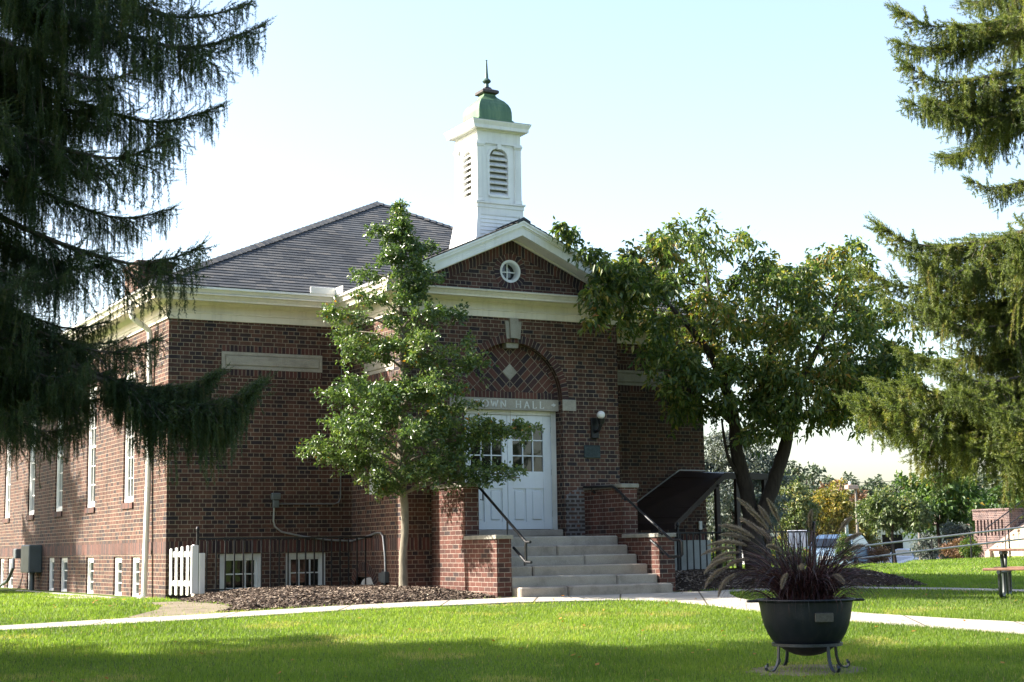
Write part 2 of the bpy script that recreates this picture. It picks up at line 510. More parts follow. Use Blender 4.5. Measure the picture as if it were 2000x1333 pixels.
# porch front with the arched entrance niche
AR = .98; AZ = 3.45; ND = .15; FL = 1.02
a0, a1 = CX - AR, CX + AR
wall(mb, 'y', PY, X1, a0, -.5, 5.1); wall(mb, 'y', PY, a1, X2, -.5, 5.1); wall(mb, 'y', PY, a0, a1, -.5, FL)
NS = 28
arc = [(CX - AR * math.cos(pi * k / NS), AZ + AR * math.sin(pi * k / NS)) for k in range(NS + 1)]
for (xa, za), (xb, zb) in zip(arc, arc[1:]):
    mb.face([(xa, PY, za), (xb, PY, zb), (xb, PY, 5.1), (xa, PY, 5.1)])
    mb.face([(xa, PY, za), (xb, PY, zb), (xb, PY + ND, zb), (xa, PY + ND, za)], [(xa, 0), (xb, 0), (xb, ND), (xa, ND)])
for x in (a0, a1):
    mb.face([(x, PY, FL), (x, PY + .36, FL), (x, PY + .36, AZ), (x, PY, AZ)])
# gable of the pediment, with the round window opening
GS = .445; GR = 6.545; GE = 5.385


def gz(x, d): return GR - GS * abs(x - CX) - d


OX, OZ, OR = 5.51, 5.70, .205
poly = [(CX - (gz(CX, .28) - 5.2) / GS, 5.2), (CX + (gz(CX, .28) - 5.2) / GS, 5.2), (CX, gz(CX, .28))]


def rayhit(a):
    dx, dz = math.cos(a), math.sin(a); best = 9
    for (xa, za), (xb, zb) in zip(poly, poly[1:] + poly[:1]):
        ex, ez = xb - xa, zb - za; den = dx * ez - dz * ex
        if abs(den) < 1e-9: continue
        t = ((xa - OX) * ez - (za - OZ) * ex) / den; u = ((xa - OX) * dz - (za - OZ) * dx) / den
        if t > 0 and -1e-6 <= u <= 1 + 1e-6: best = min(best, t)
    return (OX + dx * best, OZ + dz * best)


angs = sorted([2 * pi * k / 48 for k in range(48)] + [math.atan2(z - OZ, x - OX) % (2 * pi) for x, z in poly])
for aa, ab in zip(angs, angs[1:] + [angs[0] + 2 * pi]):
    if ab - aa < 1e-6: continue
    p, q = rayhit(aa), rayhit(ab)
    ia = (OX + OR * math.cos(aa), OZ + OR * math.sin(aa)); ib = (OX + OR * math.cos(ab), OZ + OR * math.sin(ab))
    mb.face([(x, PY, z) for x, z in (ia, p, q, ib)])
mb.build('wall', BRICK, hall)

# soldier course round the base, header courses round stone panels, brick sills, voussoirs
mb = MB()


def soldier(axis, c, u0, u1, v0, v1, off=.005, sgn=-1, voff=0):
    d = c + off * sgn
    P = (lambda u, v, k=0: (d - k * sgn * off, u, v)) if axis == 'x' else (lambda u, v, k=0: (u, d - k * sgn * off, v))
    uvq = [(v0 - v0, u0), (v0 - v0, u1), (v1 - v0, u1), (v1 - v0, u0)]
    mb.face([P(u0, v0), P(u1, v0), P(u1, v1), P(u0, v1)], uvq)
    for a, b in (((u0, v0), (u1, v0)), ((u0, v1), (u1, v1)), ((u0, v0), (u0, v1)), ((u1, v0), (u1, v1))):
        mb.face([P(*a), P(*b), P(*b, 1), P(*a, 1)], [(.1, .03)] * 4)


soldier('x', 0, -.005, DEEP, .82, 1.025); soldier('y', 0, 0, X1, .82, 1.025); soldier('x', X1, PY - .005, -.005, .82, 1.025)
soldier('y', PY, X1, 3.92, .82, 1.025); soldier('y', PY, 7.26, X2, .82, 1.025); soldier('y', 0, X2 + .01, W, .82, 1.025)
mb.build('soldier_course', BRICK_SOLDIER, hall)
for (u0, u1, v0, v1) in TALL:
    mb = MB(); soldier('x', 0, u0 - .03, u1 + .03, v0 - .115, v0 - .01, .03); mb.build('brick_sill', BRICK_SOLDIER, hall)
mb = MB(); soldier('x', X1, -1.43, -.70, 1.68, 1.79, .03); mb.build('brick_sill', BRICK_SOLDIER, hall)
PAN = [('y', 0, .947, 2.823, 4.02, 4.325, -1), ('x', X1, -1.93, -.62, 3.90, 4.13, -1), ('y', 0, 8.34, 10.21, 4.02, 4.325, -1)]
for ax, c, u0, u1, v0, v1, sg in PAN:
    for va, vb in ((v1 + .004, v1 + .115), (v0 - .115, v0 - .004)):
        mb = MB(); soldier(ax, c, u0, u1, va, vb, .004); mb.build('header_course', BRICK_SOLDIER, hall)
mb = MB(); soldier('y', PY + ND, a0, a1, AZ + .002, AZ + .115, .004); mb.build('header_course', BRICK_SOLDIER, hall)


def ringface(cx, cz, y, r0, r1, t0, t1, n, uoff=0):
    for k in range(n):
        ta, tb = t0 + (t1 - t0) * k / n, t0 + (t1 - t0) * (k + 1) / n
        q = [(r0, ta), (r1, ta), (r1, tb), (r0, tb)]
        rm = (r0 + r1) / 2
        mb.face([(cx + r * math.cos(t), y, cz + r * math.sin(t)) for r, t in q], [(r - r0 + .02, t * rm) for r, t in q])
        mb.face([(cx + r1 * math.cos(t), yy, cz + r1 * math.sin(t)) for t, yy in ((ta, y), (tb, y), (tb, y + .006), (ta, y + .006))], [(.1, .03)] * 4)


for args in ((CX, AZ, PY - .005, AR, AR + .135, 0, pi, 40), (CX, AZ, PY + ND - .005, AR - .075, AR, 0, pi, 40), (OX, OZ, PY - .005, OR, OR + .115, 0, 2 * pi, 40)):
    mb = MB(); ringface(*args); mb.build('brick_arch' if args[5] != args[6] - 2 * pi else 'brick_ring', BRICK_SOLDIER, hall)
mb = MB()
# slanting soldiers under the rakes
for sg in (-1, 1):
    xe = (gz(CX, .28) - 5.22) / GS
    L = math.hypot(xe, xe * GS)
    mb.face([(CX, PY - .006, gz(CX, .28)), (CX + sg * xe, PY - .006, gz(CX + xe, .28)), (CX + sg * (xe - .2 / GS * 1.02), PY - .006, gz(CX + xe, .28)), (CX, PY - .006, gz(CX, .28) - .205)],
            [(.0, 0), (.0, L), (.19, L - .45), (.19, 0)])
mb.build('gable_border', BRICK_SOLDIER, hall)
mb = MB()
# segmental arch over the pipe recess in the porch side
for k in range(10):
    t0, t1 = pi * (.06 + .88 * k / 10), pi * (.06 + .88 * (k + 1) / 10)
    q = [(.47, t0), (.66, t0), (.66, t1), (.47, t1)]
    mb.face([(X1 - .006, -.56 + r * math.cos(t), .06 + r * .86 * math.sin(t)) for r, t in q], [(r - .45, t * .56) for r, t in q])
mb.build('brick_arch', BRICK_SOLDIER, hall)

# tympanum: lattice-laid brick either side of the centre line, stone lozenge
mb = MB()
yt = PY + ND; RT = AR - .073
for sg in (-1, 1):
    pts = [(0, 0)] + [(RT * math.sin(pi / 2 * k / 20), RT * math.cos(pi / 2 * k / 20)) for k in range(20, -1, -1)]
    cz = .47
    uv = [((x + z - cz) / math.sqrt(2) + .1025 + .205 * 5, (z - cz - x) / math.sqrt(2) + .1025 * 10) for x, z in pts]
    mb.face([(CX + sg * x, yt, AZ + z) for x, z in pts][::sg], uv[::sg])
mb.face([(CX, yt - .001, AZ - .5), (CX + .004, yt - .001, AZ - .5), (CX + .004, yt - .001, AZ + RT), (CX - .004, yt - .001, AZ + RT), (CX - .004, yt - .001, AZ - .5)], [(0, 0)] * 5)
tym = mb.build('tympanum', BRICK_LATTICE, hall)
mb = MB()
q = .145; cz = AZ + .47
c4 = [(CX, cz - q), (CX + q, cz), (CX, cz + q), (CX - q, cz)]
mb.face([(x, yt - .012, z) for x, z in c4])
for a, b in zip(c4, c4[1:] + c4[:1]):
    mb.face([(a[0], yt - .012, a[1]), (b[0], yt - .012, b[1]), (b[0], yt, b[1]), (a[0], yt, a[1])])
mb.build('stone_lozenge', STONE, tym)

# keystone (front block plus the pale blocks under it)
mb = MB()


def keyblk(xt0, xt1, xb0, xb1, zt, zb, y0, y1):
    f = [(xt0, zt), (xt1, zt), (xb1, zb), (xb0, zb)]
    mb.face([(x, y0, z) for x, z in f])
    for a, b in zip(f, f[1:] + f[:1]):
        mb.face([(a[0], y0, a[1]), (b[0], y0, b[1]), (b[0], y1, b[1]), (a[0], y1, a[1])])


keyblk(CX - .085, CX + .085, CX - .075, CX + .075, 4.853, 4.50, PY - .06, PY + .02)
keyblk(CX - .165, CX - .087, CX - .135, CX - .077, 4.80, 4.49, PY - .022, PY + .02)
keyblk(CX + .087, CX + .165, CX + .077, CX + .135, 4.80, 4.49, PY - .022, PY + .02)
keyblk(CX - .13, CX + .13, CX - .115, CX + .115, 4.425, 4.335, PY + .03, PY + ND + .02)
mb.build('keystone', STONE, hall)

# stone name panels
for ax, c, u0, u1, v0, v1, sg in PAN:
    mb = MB()
    B = (lambda a, b, e, f, d0, d1: mb.box(c + sg * d1, c + sg * d0, a, b, e, f)) if ax == 'x' else (lambda a, b, e, f, d0, d1: mb.box(a, b, c + sg * d1, c + sg * d0, e, f))
    B(u0, u1, v0, v0 + .055, -.02, .012); B(u0, u1, v1 - .055, v1, -.02, .012)
    B(u0, u0 + .055, v0 + .055, v1 - .055, -.02, .012); B(u1 - .055, u1, v0 + .055, v1 - .055, -.02, .012)
    B(u0 + .055, u1 - .055, v0 + .055, v1 - .055, -.02, .001)
    B(u0 + .075, u1 - .075, v0 + .075, v1 - .075, .001, .02)
    mb.build('stone_panel', STONE, hall)

# lintel with incised name
mb = MB()
yl = PY + ND - .015
mb.box(a0, a1, yl, PY + .4, 3.245, 3.447)
mb.bevbox(a1 + .002, a1 + .285, PY - .012, PY + .05, 3.245, 3.447, .008); mb.bevbox(a0 - .285, a0 - .002, PY - .012, PY + .05, 3.245, 3.447, .008)
lin = mb.build('lintel', STONE, hall)
mb = MB()
LT = {'T': [((.5, 0), (.5, 1)), ((0, 1), (1, 1)), ((0, 1), (0, .82)), ((1, 1), (1, .82)), ((.3, 0), (.7, 0))],
      'H': [((.12, 0), (.12, 1)), ((.88, 0), (.88, 1)), ((.12, .52), (.88, .52)), ((0, 0), (.26, 0)), ((0, 1), (.26, 1)), ((.74, 0), (1, 0)), ((.74, 1), (1, 1))],
      'A': [((.08, 0), (.5, 1)), ((.92, 0), (.5, 1)), ((.25, .36), (.75, .36)), ((-.05, 0), (.22, 0)), ((.78, 0), (1.05, 0))],
      'L': [((.15, 0), (.15, 1)), ((.0, 0), (.9, 0)), ((0, 1), (.32, 1)), ((.9, 0), (.9, .2))],
      'W': [((0, 1), (.27, 0)), ((.27, 0), (.5, 1)), ((.5, 1), (.73, 0)), ((.73, 0), (1, 1)), ((-.1, 1), (.12, 1)), ((.88, 1), (1.1, 1))],
      'N': [((.1, 0), (.1, 1)), ((.1, 1), (.9, 0)), ((.9, 0), (.9, 1)), ((-.02, 0), (.24, 0)), ((-.04, 1), (.2, 1)), ((.76, 1), (1.02, 1))]}
LH = .122; zb = 3.285
CARVE = m_plain('carved_letters', (.66, .67, .66), .8, 0, .12, 30)


def stroke(p, q, w):
    p = Vector((p[0], 0, p[1])); q = Vector((q[0], 0, q[1])); mb.obox(p + Vector((0, yl - .002, 0)), q + Vector((0, yl - .002, 0)), .004, w, (0, 0, 1) if abs(q.x - p.x) > abs(q.z - p.z) else (1, 0, 0))


def letters(s, x, pitch):
    global mb
    for ch in s:
        mb = MB()
        wd = {'W': .135, 'N': .112, 'O': .115, 'L': .085, 'T': .105}.get(ch, .108)
        if ch == 'O':
            for k in range(18):
                t0, t1 = 2 * pi * k / 18, 2 * pi * (k + 1) / 18
                stroke((x + wd / 2 + wd / 2 * math.cos(t0), zb + LH / 2 + LH / 2 * math.sin(t0)), (x + wd / 2 + wd / 2 * math.cos(t1), zb + LH / 2 + LH / 2 * math.sin(t1)), .02 if abs(math.cos((t0 + t1) / 2)) > .5 else .012)
        else:
            for i, (p, q) in enumerate(LT[ch]):
                thin = abs(p[1] - q[1]) < .01
                stroke((x + p[0] * wd, zb + p[1] * LH), (x + q[0] * wd, zb + q[1] * LH), .012 if thin else .021)
        mb.build('carved_letter', CARVE, lin)
        x += wd + pitch


letters('TOWN', CX - .715, .053); letters('HALL', CX + .105, .062)
for sx in (-.85, .87):
    e = [(sx - .055, 3.352), (sx - .01, 3.336), (sx + .01, 3.318), (sx + .03, 3.336), (sx + .062, 3.362), (sx + .03, 3.366), (sx + .005, 3.386), (sx - .02, 3.366)]
    mb = MB(); mb.face([(CX + x, yl - .004, z) for x, z in e]); mb.build('carved_ornament', CARVE, lin)

# rough mortar scar right of the door
mb = MB()
mb.face([(a1 + .03, PY - .004, 1.02), (7.02, PY - .004, 1.02), (7.02, PY - .004, 1.83), (a1 + .30, PY - .004, 1.88), (a1 + .03, PY - .004, 1.74)])
mb.build('mortar_scar', BRICK_SCAR, hall)

# entrance doors
mb = MB()
yd = PY + .30; dw0, dw1 = CX - .965, CX + .965; dz0, dz1 = 1.17, 3.244
mb.box(a0, dw0 + .06, yd - .05, yd + .08, FL + .1, dz1); mb.box(dw1 - .06, a1, yd - .05, yd + .08, FL + .1, dz1)
mb.box(dw0 + .06, dw1 - .06, yd - .05, yd + .08, dz1 - .075, dz1)
mb.box(dw1 - .09, dw1 - .062, yd - .065, yd - .052, FL + .14, dz1 - .02); mb.box(dw0 + .062, dw0 + .09, yd - .065, yd - .052, FL + .14, dz1 - .02)
frame = mb.build('door_frame', WHITE_OLD, hall)
mb = MB(); mb.bevbox(a0, a1, PY + .05, yd + .2, FL + .001, dz0 - .03, .012)
mb.build('door_sill', STEP, hall)


def door_leaf(x0, x1, hinge_right):
    mb = MB()
    z0, z1 = dz0 - .02, dz1 - .08
    st = .115; gz0, gz1 = 2.17, 3.00; rail1 = 2.0; rail0 = 1.28
    y0, y1 = yd - .02, yd + .03
    if hinge_right: sa, sb = .105, .175
    else: sa, sb = .175, .105
    mb.bevbox(x0, x0 + sa, y0, y1, z0, z1, .004); mb.bevbox(x1 - sb, x1, y0, y1, z0, z1, .004)
    A, B = x0 + sa + .001, x1 - sb - .001
    mb.box(A, B, y0 + .001, y1, gz1, z1 - .002); mb.box(A, B, y0 + .001, y1, rail1 - .13, gz0); mb.box(A, B, y0 + .001, y1, z0 + .002, rail0)
    m = (A + B) / 2
    mb.box(m - .05, m + .05, y0 + .002, y1, rail0 + .001, rail1 - .131)
    for p0, p1 in ((A, m - .05), (m + .05, B)):
        mb.box(p0, p1, y0 + .026, y1 - .005, rail0 + .001, rail1 - .131)
        mb.bevbox(p0 + .035, p1 - .035, y0 + .010, y0 + .0255, rail0 + .04, rail1 - .17, .012)
    for k in (1, 2):
        x = A + (B - A) * k / 3; mb.box(x - .010, x + .010, y0 + .006, y1, gz0 + .001, gz1 - .001)
        z = gz0 + (gz1 - gz0) * k / 3
        for j in range(3):
            xa = A + (B - A) * j / 3 + .0105; xb = A + (B - A) * (j + 1) / 3 - .0105
            mb.box(xa if j else A, xb if j < 2 else B, y0 + .006, y1, z - .010, z + .010)
    d = mb.build('door', DOORW, hall)
    g = MB(); g.face([(A, y0 + .03, gz0), (B, y0 + .03, gz0), (B, y0 + .03, gz1), (A, y0 + .03, gz1)]); g.build('glass', GLASS, d)
    hx = x1 + .008 if hinge_right else x0 - .008
    for z in (1.42, 2.16, 2.92):
        h = MB(); h.tube([(hx, y0 - .012, z - .06), (hx, y0 - .012, z + .06)], .012, 8); h.box(hx - .02, hx + .02, y0 - .006, y0 - .002, z - .055, z + .055); h.build('hinge', BRASS, d)
    if hinge_right:
        h = MB(); h.tube([(x0 + .07, y0 - .004, 2.06), (x0 + .07, y0 - .06, 2.06), (x0 + .075, y0 - .065, 2.06), (x0 + .20, y0 - .065, 2.055)], .013, 8)
        h.build('handle', BRASS, d)
    return d


door_leaf(CX - .90, CX - .004, False); door_leaf(CX + .004, CX + .90, True)

# side windows: tall sash windows and small basement windows, all in their openings
def window_mesh(w, h, cols, rows, fr=.07, dp=.11, split=True):
    """in local frame: opening from (0,0) to (w,h) in y,z, outside towards -x"""
    mb = MB()
    mb.box(.035, dp, 0, fr, 0, h); mb.box(.035, dp, w - fr, w, 0, h); mb.box(.035, dp, fr, w - fr, h - fr, h); mb.box(.02, dp, fr, w - fr, 0, fr)
    a, b, c, d = fr, w - fr, fr, h - fr; s = .04
    mb.box(.06, dp - .005, a, a + s, c, d); mb.box(.06, dp - .005, b - s, b, c, d); mb.box(.06, dp - .005, a + s, b - s, c, c + s); mb.box(.06, dp - .005, a + s, b - s, d - s, d)
    if split: mb.box(.052, dp - .005, a + s, b - s, (c + d) / 2 - .022, (c + d) / 2 + .022)
    for k in range(1, cols): y = a + (b - a) * k / cols; mb.box(.07, dp - .01, y - .011, y + .011, c + s, d - s)
    for k in range(1, rows):
        if split and rows % 2 == 0 and k == rows // 2: continue
        z = c + (d - c) * k / rows; mb.box(.075, dp - .01, a + s, b - s, z - .011, z + .011)
    return mb


def pane_mesh(w, h, fr=.07):
    mb = MB(); mb.face([(.092, fr, fr), (.092, w - fr, fr), (.092, w - fr, h - fr), (.092, fr, h - fr)]); return mb


tw, th = TALL[0][1] - TALL[0][0], TALL[0][3] - TALL[0][2]
tall = window_mesh(tw, th, 3, 6).build('tall_window', WHITE, hall)
pane_mesh(tw, th).build('pane', GLASS, tall)
tall.location = (0, TALL[0][0], TALL[0][2])
for u0, u1, v0, v1 in TALL[1:]: dup_part(tall, (0, u0, v0))
first = None
for u0, u1, v0, v1 in BASE_S:
    w, h = u1 - u0, v1 - v0
    b = window_mesh(w, h, 1, 3, .06, .11, False).build('basement_window', WHITE, hall); pane_mesh(w, h, .06).build('pane', GLASS, b); b.location = (0, u0, v0)
for u0, u1, v0, v1 in BASE_F:
    w, h = u1 - u0, v1 - v0
    b = window_mesh(w, h, 3, 2, .075, .11, False).build('basement_window', WHITE_OLD, hall); pane_mesh(w, h, .075).build('pane', GLASS, b)
    b.rotation_euler = (0, 0, R(90)); b.location = (u1, 0, v0)
for xx, rz in ((X1, 0), (X2, R(180))):
    b = window_mesh(.665, 1.41, 2, 4, .06).build('side_window', WHITE, hall); pane_mesh(.665, 1.41).build('pane', GLASS, b)
    b.location = (xx, -1.40 if rz == 0 else -.735, 1.80); b.rotation_euler = (0, 0, rz)
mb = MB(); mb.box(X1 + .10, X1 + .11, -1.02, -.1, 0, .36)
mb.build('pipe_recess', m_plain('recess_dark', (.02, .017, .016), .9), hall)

# round window
mb = MB(); y0, y1 = PY - .012, PY + .14
pr = [(OR, y0), (OR - .035, y0), (OR - .05, y0 + .02), (OR - .055, y1)]
N = 40
for k in range(N):
    t0, t1 = 2 * pi * k / N, 2 * pi * (k + 1) / N
    for (ra, ya), (rb, yb) in zip(pr, pr[1:]):
        mb.face([(OX + r * math.cos(t), y, OZ + r * math.sin(t)) for r, y, t in ((ra, ya, t0), (rb, yb, t0), (rb, yb, t1), (ra, ya, t1))])
mb.box(OX - .011, OX + .011, y1 - .03, y1 - .005, OZ - .15, OZ + .15); mb.box(OX - .15, OX - .0115, y1 - .03, y1 - .005, OZ - .011, OZ + .011); mb.box(OX + .0115, OX + .15, y1 - .03, y1 - .005, OZ - .011, OZ + .011)
ow = mb.build('round_window', WHITE, hall)
mb = MB(); mb.face([(OX + .16 * math.cos(2 * pi * k / N), y1 - .002, OZ + .16 * math.sin(2 * pi * k / N)) for k in range(N)]); mb.build('pane', GLASS, ow)

# frieze and cornice all round, gutters, pediment
path = [(0, DEEP), (0, 0), (X1, 0), (X1, PY), (X2, PY), (X2, 0), (W, 0), (W, DEEP)]
mb = MB()
mb.sweep(path, [(-.02, 4.855), (.026, 4.86), (.03, 4.965), (.048, 4.972), (.048, 4.992), (.022, 5.0), (.022, 5.105), (.05, 5.12), (.07, 5.15), (.08, 5.175), (.33, 5.178), (.335, 5.145), (.352, 5.145), (.36, 5.175), (.40, 5.225), (.43, 5.243), (.43, 5.262), (-.02, 5.264)])
mb.build('cornice', CREAM, hall)
mb = MB()
gp = [(.335, 5.266), (.40, 5.266), (.425, 5.29), (.445, 5.315), (.475, 5.335), (.475, 5.372), (.462, 5.375), (.462, 5.365), (.34, 5.36)]
mb.sweep([(0, DEEP), (0, 0), (X1, 0), (X1, PY - .42)], gp); mb.sweep([(X2, PY - .42), (X2, 0), (W, 0), (W, DEEP)], gp)
# white splash guard where the two gutters meet
mb.bevbox(X1 - .98, X1 - .50, -.485, -.455, 5.37, 5.50, .01)
mb.face([(X1 - .50, -.485, 5.37), (X1 - .49, -.80, 5.37), (X1 - .49, -.80, 5.50), (X1 - .50, -.485, 5.50)])
gut = mb.build('gutter', GUTTER, hall)
# downspout
mb = MB()
yd_ = .92
mb.tube([(-.41, yd_, 5.27), (-.41, yd_, 5.03), (-.39, yd_, 4.97), (-.33, yd_, 4.92), (-.14, yd_, 4.80), (-.085, yd_, 4.74), (-.075, yd_, 4.64), (-.07, yd_, 1.95), (-.075, yd_, 1.90), (-.13, yd_ - .06, .12), (-.22, yd_ - .06, .02)], .05, 10)
for z in (4.3, 3.0, 1.98, .9): mb.tube([(-.07 - max(0, 1.95 - z) * .03, yd_, z - .015), (-.07 - max(0, 1.95 - z) * .03, yd_, z + .015)], .056, 10)
mb.tube([(-.16, yd_ - .06, .0), (-.16, yd_ - .06, .07)], .10, 10)
mb.build('downspout', GUTTER, hall)
# pediment shelf and rakes
mb = MB()
ex = .43
xa, xb = X1 - ex, X2 + ex
mb.face([(xa, PY - .44, 5.268), (xb, PY - .44, 5.268), (xb, PY + .01, 5.345), (xa, PY + .01, 5.345)])
mb.face([(xa, PY - .44, 5.268), (xb, PY - .44, 5.268), (xb, PY - .44, 5.2635), (xa, PY - .44, 5.2635)])
mb.build('pediment_shelf', WHITE, hall)
mb = MB()
XE = 2.606


def rake(y0, y1, d0, d1):
    for sg in (-1, 1):
        a = [(CX, gz(CX, d0)), (CX + sg * XE, gz(CX + XE, d0)), (CX + sg * XE, gz(CX + XE, d1)), (CX, gz(CX, d1))]
        for y in (y0, y1): mb.face([(x, y, z) for x, z in a])
        for p, q in zip(a, a[1:] + a[:1]):
            if p[0] == q[0] == CX: continue
            mb.face([(p[0], y0, p[1]), (q[0], y0, q[1]), (q[0], y1, q[1]), (p[0], y1, p[1])])


rake(PY - .47, PY - .445, .012, .05); rake(PY - .455, PY - .43, .05, .10); rake(PY - .43, PY - .40, .10, .125); rake(PY - .415, PY - .38, .125, .265)
mb.build('rake_board', WHITE, hall)
mb = MB(); rake(PY - .378, PY - .05, .215, .262); rake(PY - .05, PY - .012, .215, .285)
mb.build('rake_soffit', CREAM, hall)

# roofs laid in shingle courses
mb = MB()


def courses(el, er, tl, tr, exp=.122, lift=.013, skip=0):
    """stepped courses on the plane between eave (el-er) and top (tl-tr)"""
    el, er, tl, tr = map(Vector, (el, er, tl, tr))
    nr = (er - el).cross(tl - el).normalized()
    if nr.z < 0: nr = -nr
    ud = (er - el).normalized()
    L = ((tl - el) - ud * (tl - el).dot(ud)).length
    n = int(L / exp)
    for k in range(n):
        t0, t1 = k / n, (k + 1) / n
        a, b, c, d = el.lerp(tl, t0), er.lerp(tr, t0), er.lerp(tr, t1), el.lerp(tl, t1)
        u = lambda p: (p - el).dot(ud) + k * .171
        v0, v1 = k * .14 + .006, k * .14 + .134
        lo = nr * lift
        mb.face([a + lo, b + lo, c + nr * .001, d + nr * .001], [(u(a), v0), (u(b), v0), (u(c), v1), (u(d), v1)])
        mb.face([a, b, b + lo, a + lo], [(u(a), v0)] * 4)


EO = .46; EZ = 5.385; AP = Vector((5.58, 3.83, 8.18)); RP = Vector((5.58, DEEP - 3.83, 8.18))
c00 = (-EO, -EO, EZ); c10 = (W + EO, -EO, EZ); c01 = (-EO, DEEP + EO, EZ); c11 = (W + EO, DEEP + EO, EZ)
courses(c00, c10, AP, AP); courses(c01, c00, RP, AP); courses(c10, c11, AP, RP); courses(c11, c01, RP, RP)
courses((CX - XE, PY - .475, gz(CX + XE, -.001)), (CX - XE, 1.0, gz(CX + XE, -.001)), (CX, PY - .475, GR + .001), (CX, 1.6, GR + .001))
courses((CX + XE, PY - .475, gz(CX + XE, -.001)), (CX + XE, 1.0, gz(CX + XE, -.001)), (CX, PY - .475, GR + .001), (CX, 1.6, GR + .001))
mb.face([(-.4, -.4, 5.36), (W + .4, -.4, 5.36), (W + .4, DEEP + .4, 5.36), (-.4, DEEP + .4, 5.36)])
# hip and ridge caps
for p, q in ((c00, AP), (c10, AP), (AP, RP), (c01, RP), (c11, RP), ((CX, PY - .48, GR + .008), (CX, 1.3, GR + .008))):
    p, q = Vector(p), Vector(q); n = int((q - p).length / .15); d = (q - p) / n; s = Vector((-d.y, d.x, 0)).normalized()
    for k in range(n):
        a = p + d * k; b = p + d * (k + 1.15); h0, h1 = Vector((0, 0, .045)), Vector((0, 0, .026)); w = .13
        dz = .07
        for sg in (-1, 1):
            mb.face([a + h0, b + h1, b + h1 + s * sg * w - Vector((0, 0, dz)), a + h0 + s * sg * w - Vector((0, 0, dz))], [(k * .31 + .02, .01), (k * .31 + .02, .13), (k * .31 + .2, .13), (k * .31 + .2, .01)])
            mb.face([a + h0, a + h0 + s * sg * w - Vector((0, 0, dz)), a + s * sg * w - Vector((0, 0, dz + .02)), a], [(k * .31, .07)] * 4)
roof = mb.build('roof', SHINGLE, hall)
# dark drip edge under the first course
mb = MB()
mb.sweep([(0, DEEP), (0, 0), (X1 - .35, 0)], [(.34, 5.372), (.452, 5.372), (.452, 5.388), (.34, 5.388)])
mb.build('drip_edge', m_plain('dark_drip', (.02, .016, .014), .7), roof)
mb = MB(); mb.box(.12, .80, 2.55, 3.5, 5.2, 6.24); mb.bevbox(.08, .84, 2.51, 3.54, 6.24, 6.33, .02)
mb.build('chimney', BRICK, roof)

# ---------------------------------------------------------------- cupola
KX, KY = CX, -1.36
mb = MB()


def sq(h0, z0, h1, z1, mi=0):
    a = [(KX + sx * h0, KY + sy * h0, z0) for sx, sy in ((-1, -1), (1, -1), (1, 1), (-1, 1))]
    b = [(KX + sx * h1, KY + sy * h1, z1) for sx, sy in ((-1, -1), (1, -1), (1, 1), (-1, 1))]
    for k in range(4): mb.face([a[k], a[(k + 1) % 4], b[(k + 1) % 4], b[k]], mi=mi)
    return b


def each_side(fn):
    """fn(P) with P(u, out, z): four faces of the square tower"""
    for c, s in ((1, 0), (0, 1), (-1, 0), (0, -1)):
        # side with outward normal (s, -c)
        fn(lambda u, o, z, c=c, s=s: (KX + u * c + o * s, KY + u * s - o * c, z))


def pbox(P, u0, u1, o0, o1, z0, z1):
    c = [P(u, o, z) for z in (z0, z1) for o in (o0, o1) for u in (u0, u1)]
    for q in ((0, 2, 3, 1), (4, 5, 7, 6), (0, 1, 5, 4), (2, 6, 7, 3), (0, 4, 6, 2), (1, 3, 7, 5)): mb.face([c[i] for i in q])


# flared clapboard base
def flare(P):
    zt, zb_ = 6.86, 5.7
    n = 16
    hw = lambda z: .462 + max(0, (6.92 - z)) ** 1.35 * .16
    for k in range(n):
        z0 = zb_ + (zt - .0 - zb_) * k / n; z1 = zb_ + (zt - zb_) * (k + 1) / n
        a0_, a1_ = hw(z0) - .075, hw(z1) - .075
        mb.face([P(-a0_, hw(z0) - .002, z0), P(a0_, hw(z0) - .002, z0), P(a1_, hw(z1) - .016, z1), P(-a1_, hw(z1) - .016, z1)])
        mb.face([P(-a0_, hw(z0) - .002, z0), P(a0_, hw(z0) - .002, z0), P(a0_, hw(z0) - .018, z0), P(-a0_, hw(z0) - .018, z0)])
        for sg in (-1, 1):
            mb.face([P(sg * a0_, hw(z0) + .004, z0), P(sg * (hw(z0) + .004), hw(z0) + .004, z0), P(sg * (hw(z1) + .004), hw(z1) + .004, z1), P(sg * a1_, hw(z1) + .004, z1)])
            mb.face([P(sg * a0_, hw(z0) + .004, z0), P(sg * a1_, hw(z1) + .004, z1), P(sg * a1_, hw(z1) - .03, z1), P(sg * a0_, hw(z0) - .03, z0)])


each_side(flare)
sq(.470, 6.80, .470, 6.925)
for z0, h0, z1, h1 in ((6.925, .470, 6.925, .482), (6.925, .482, 6.985, .482), (6.985, .482, 7.0, .505), (7.0, .505, 7.03, .505), (7.03, .505, 7.045, .44)): sq(h0, z0, h1, z1)


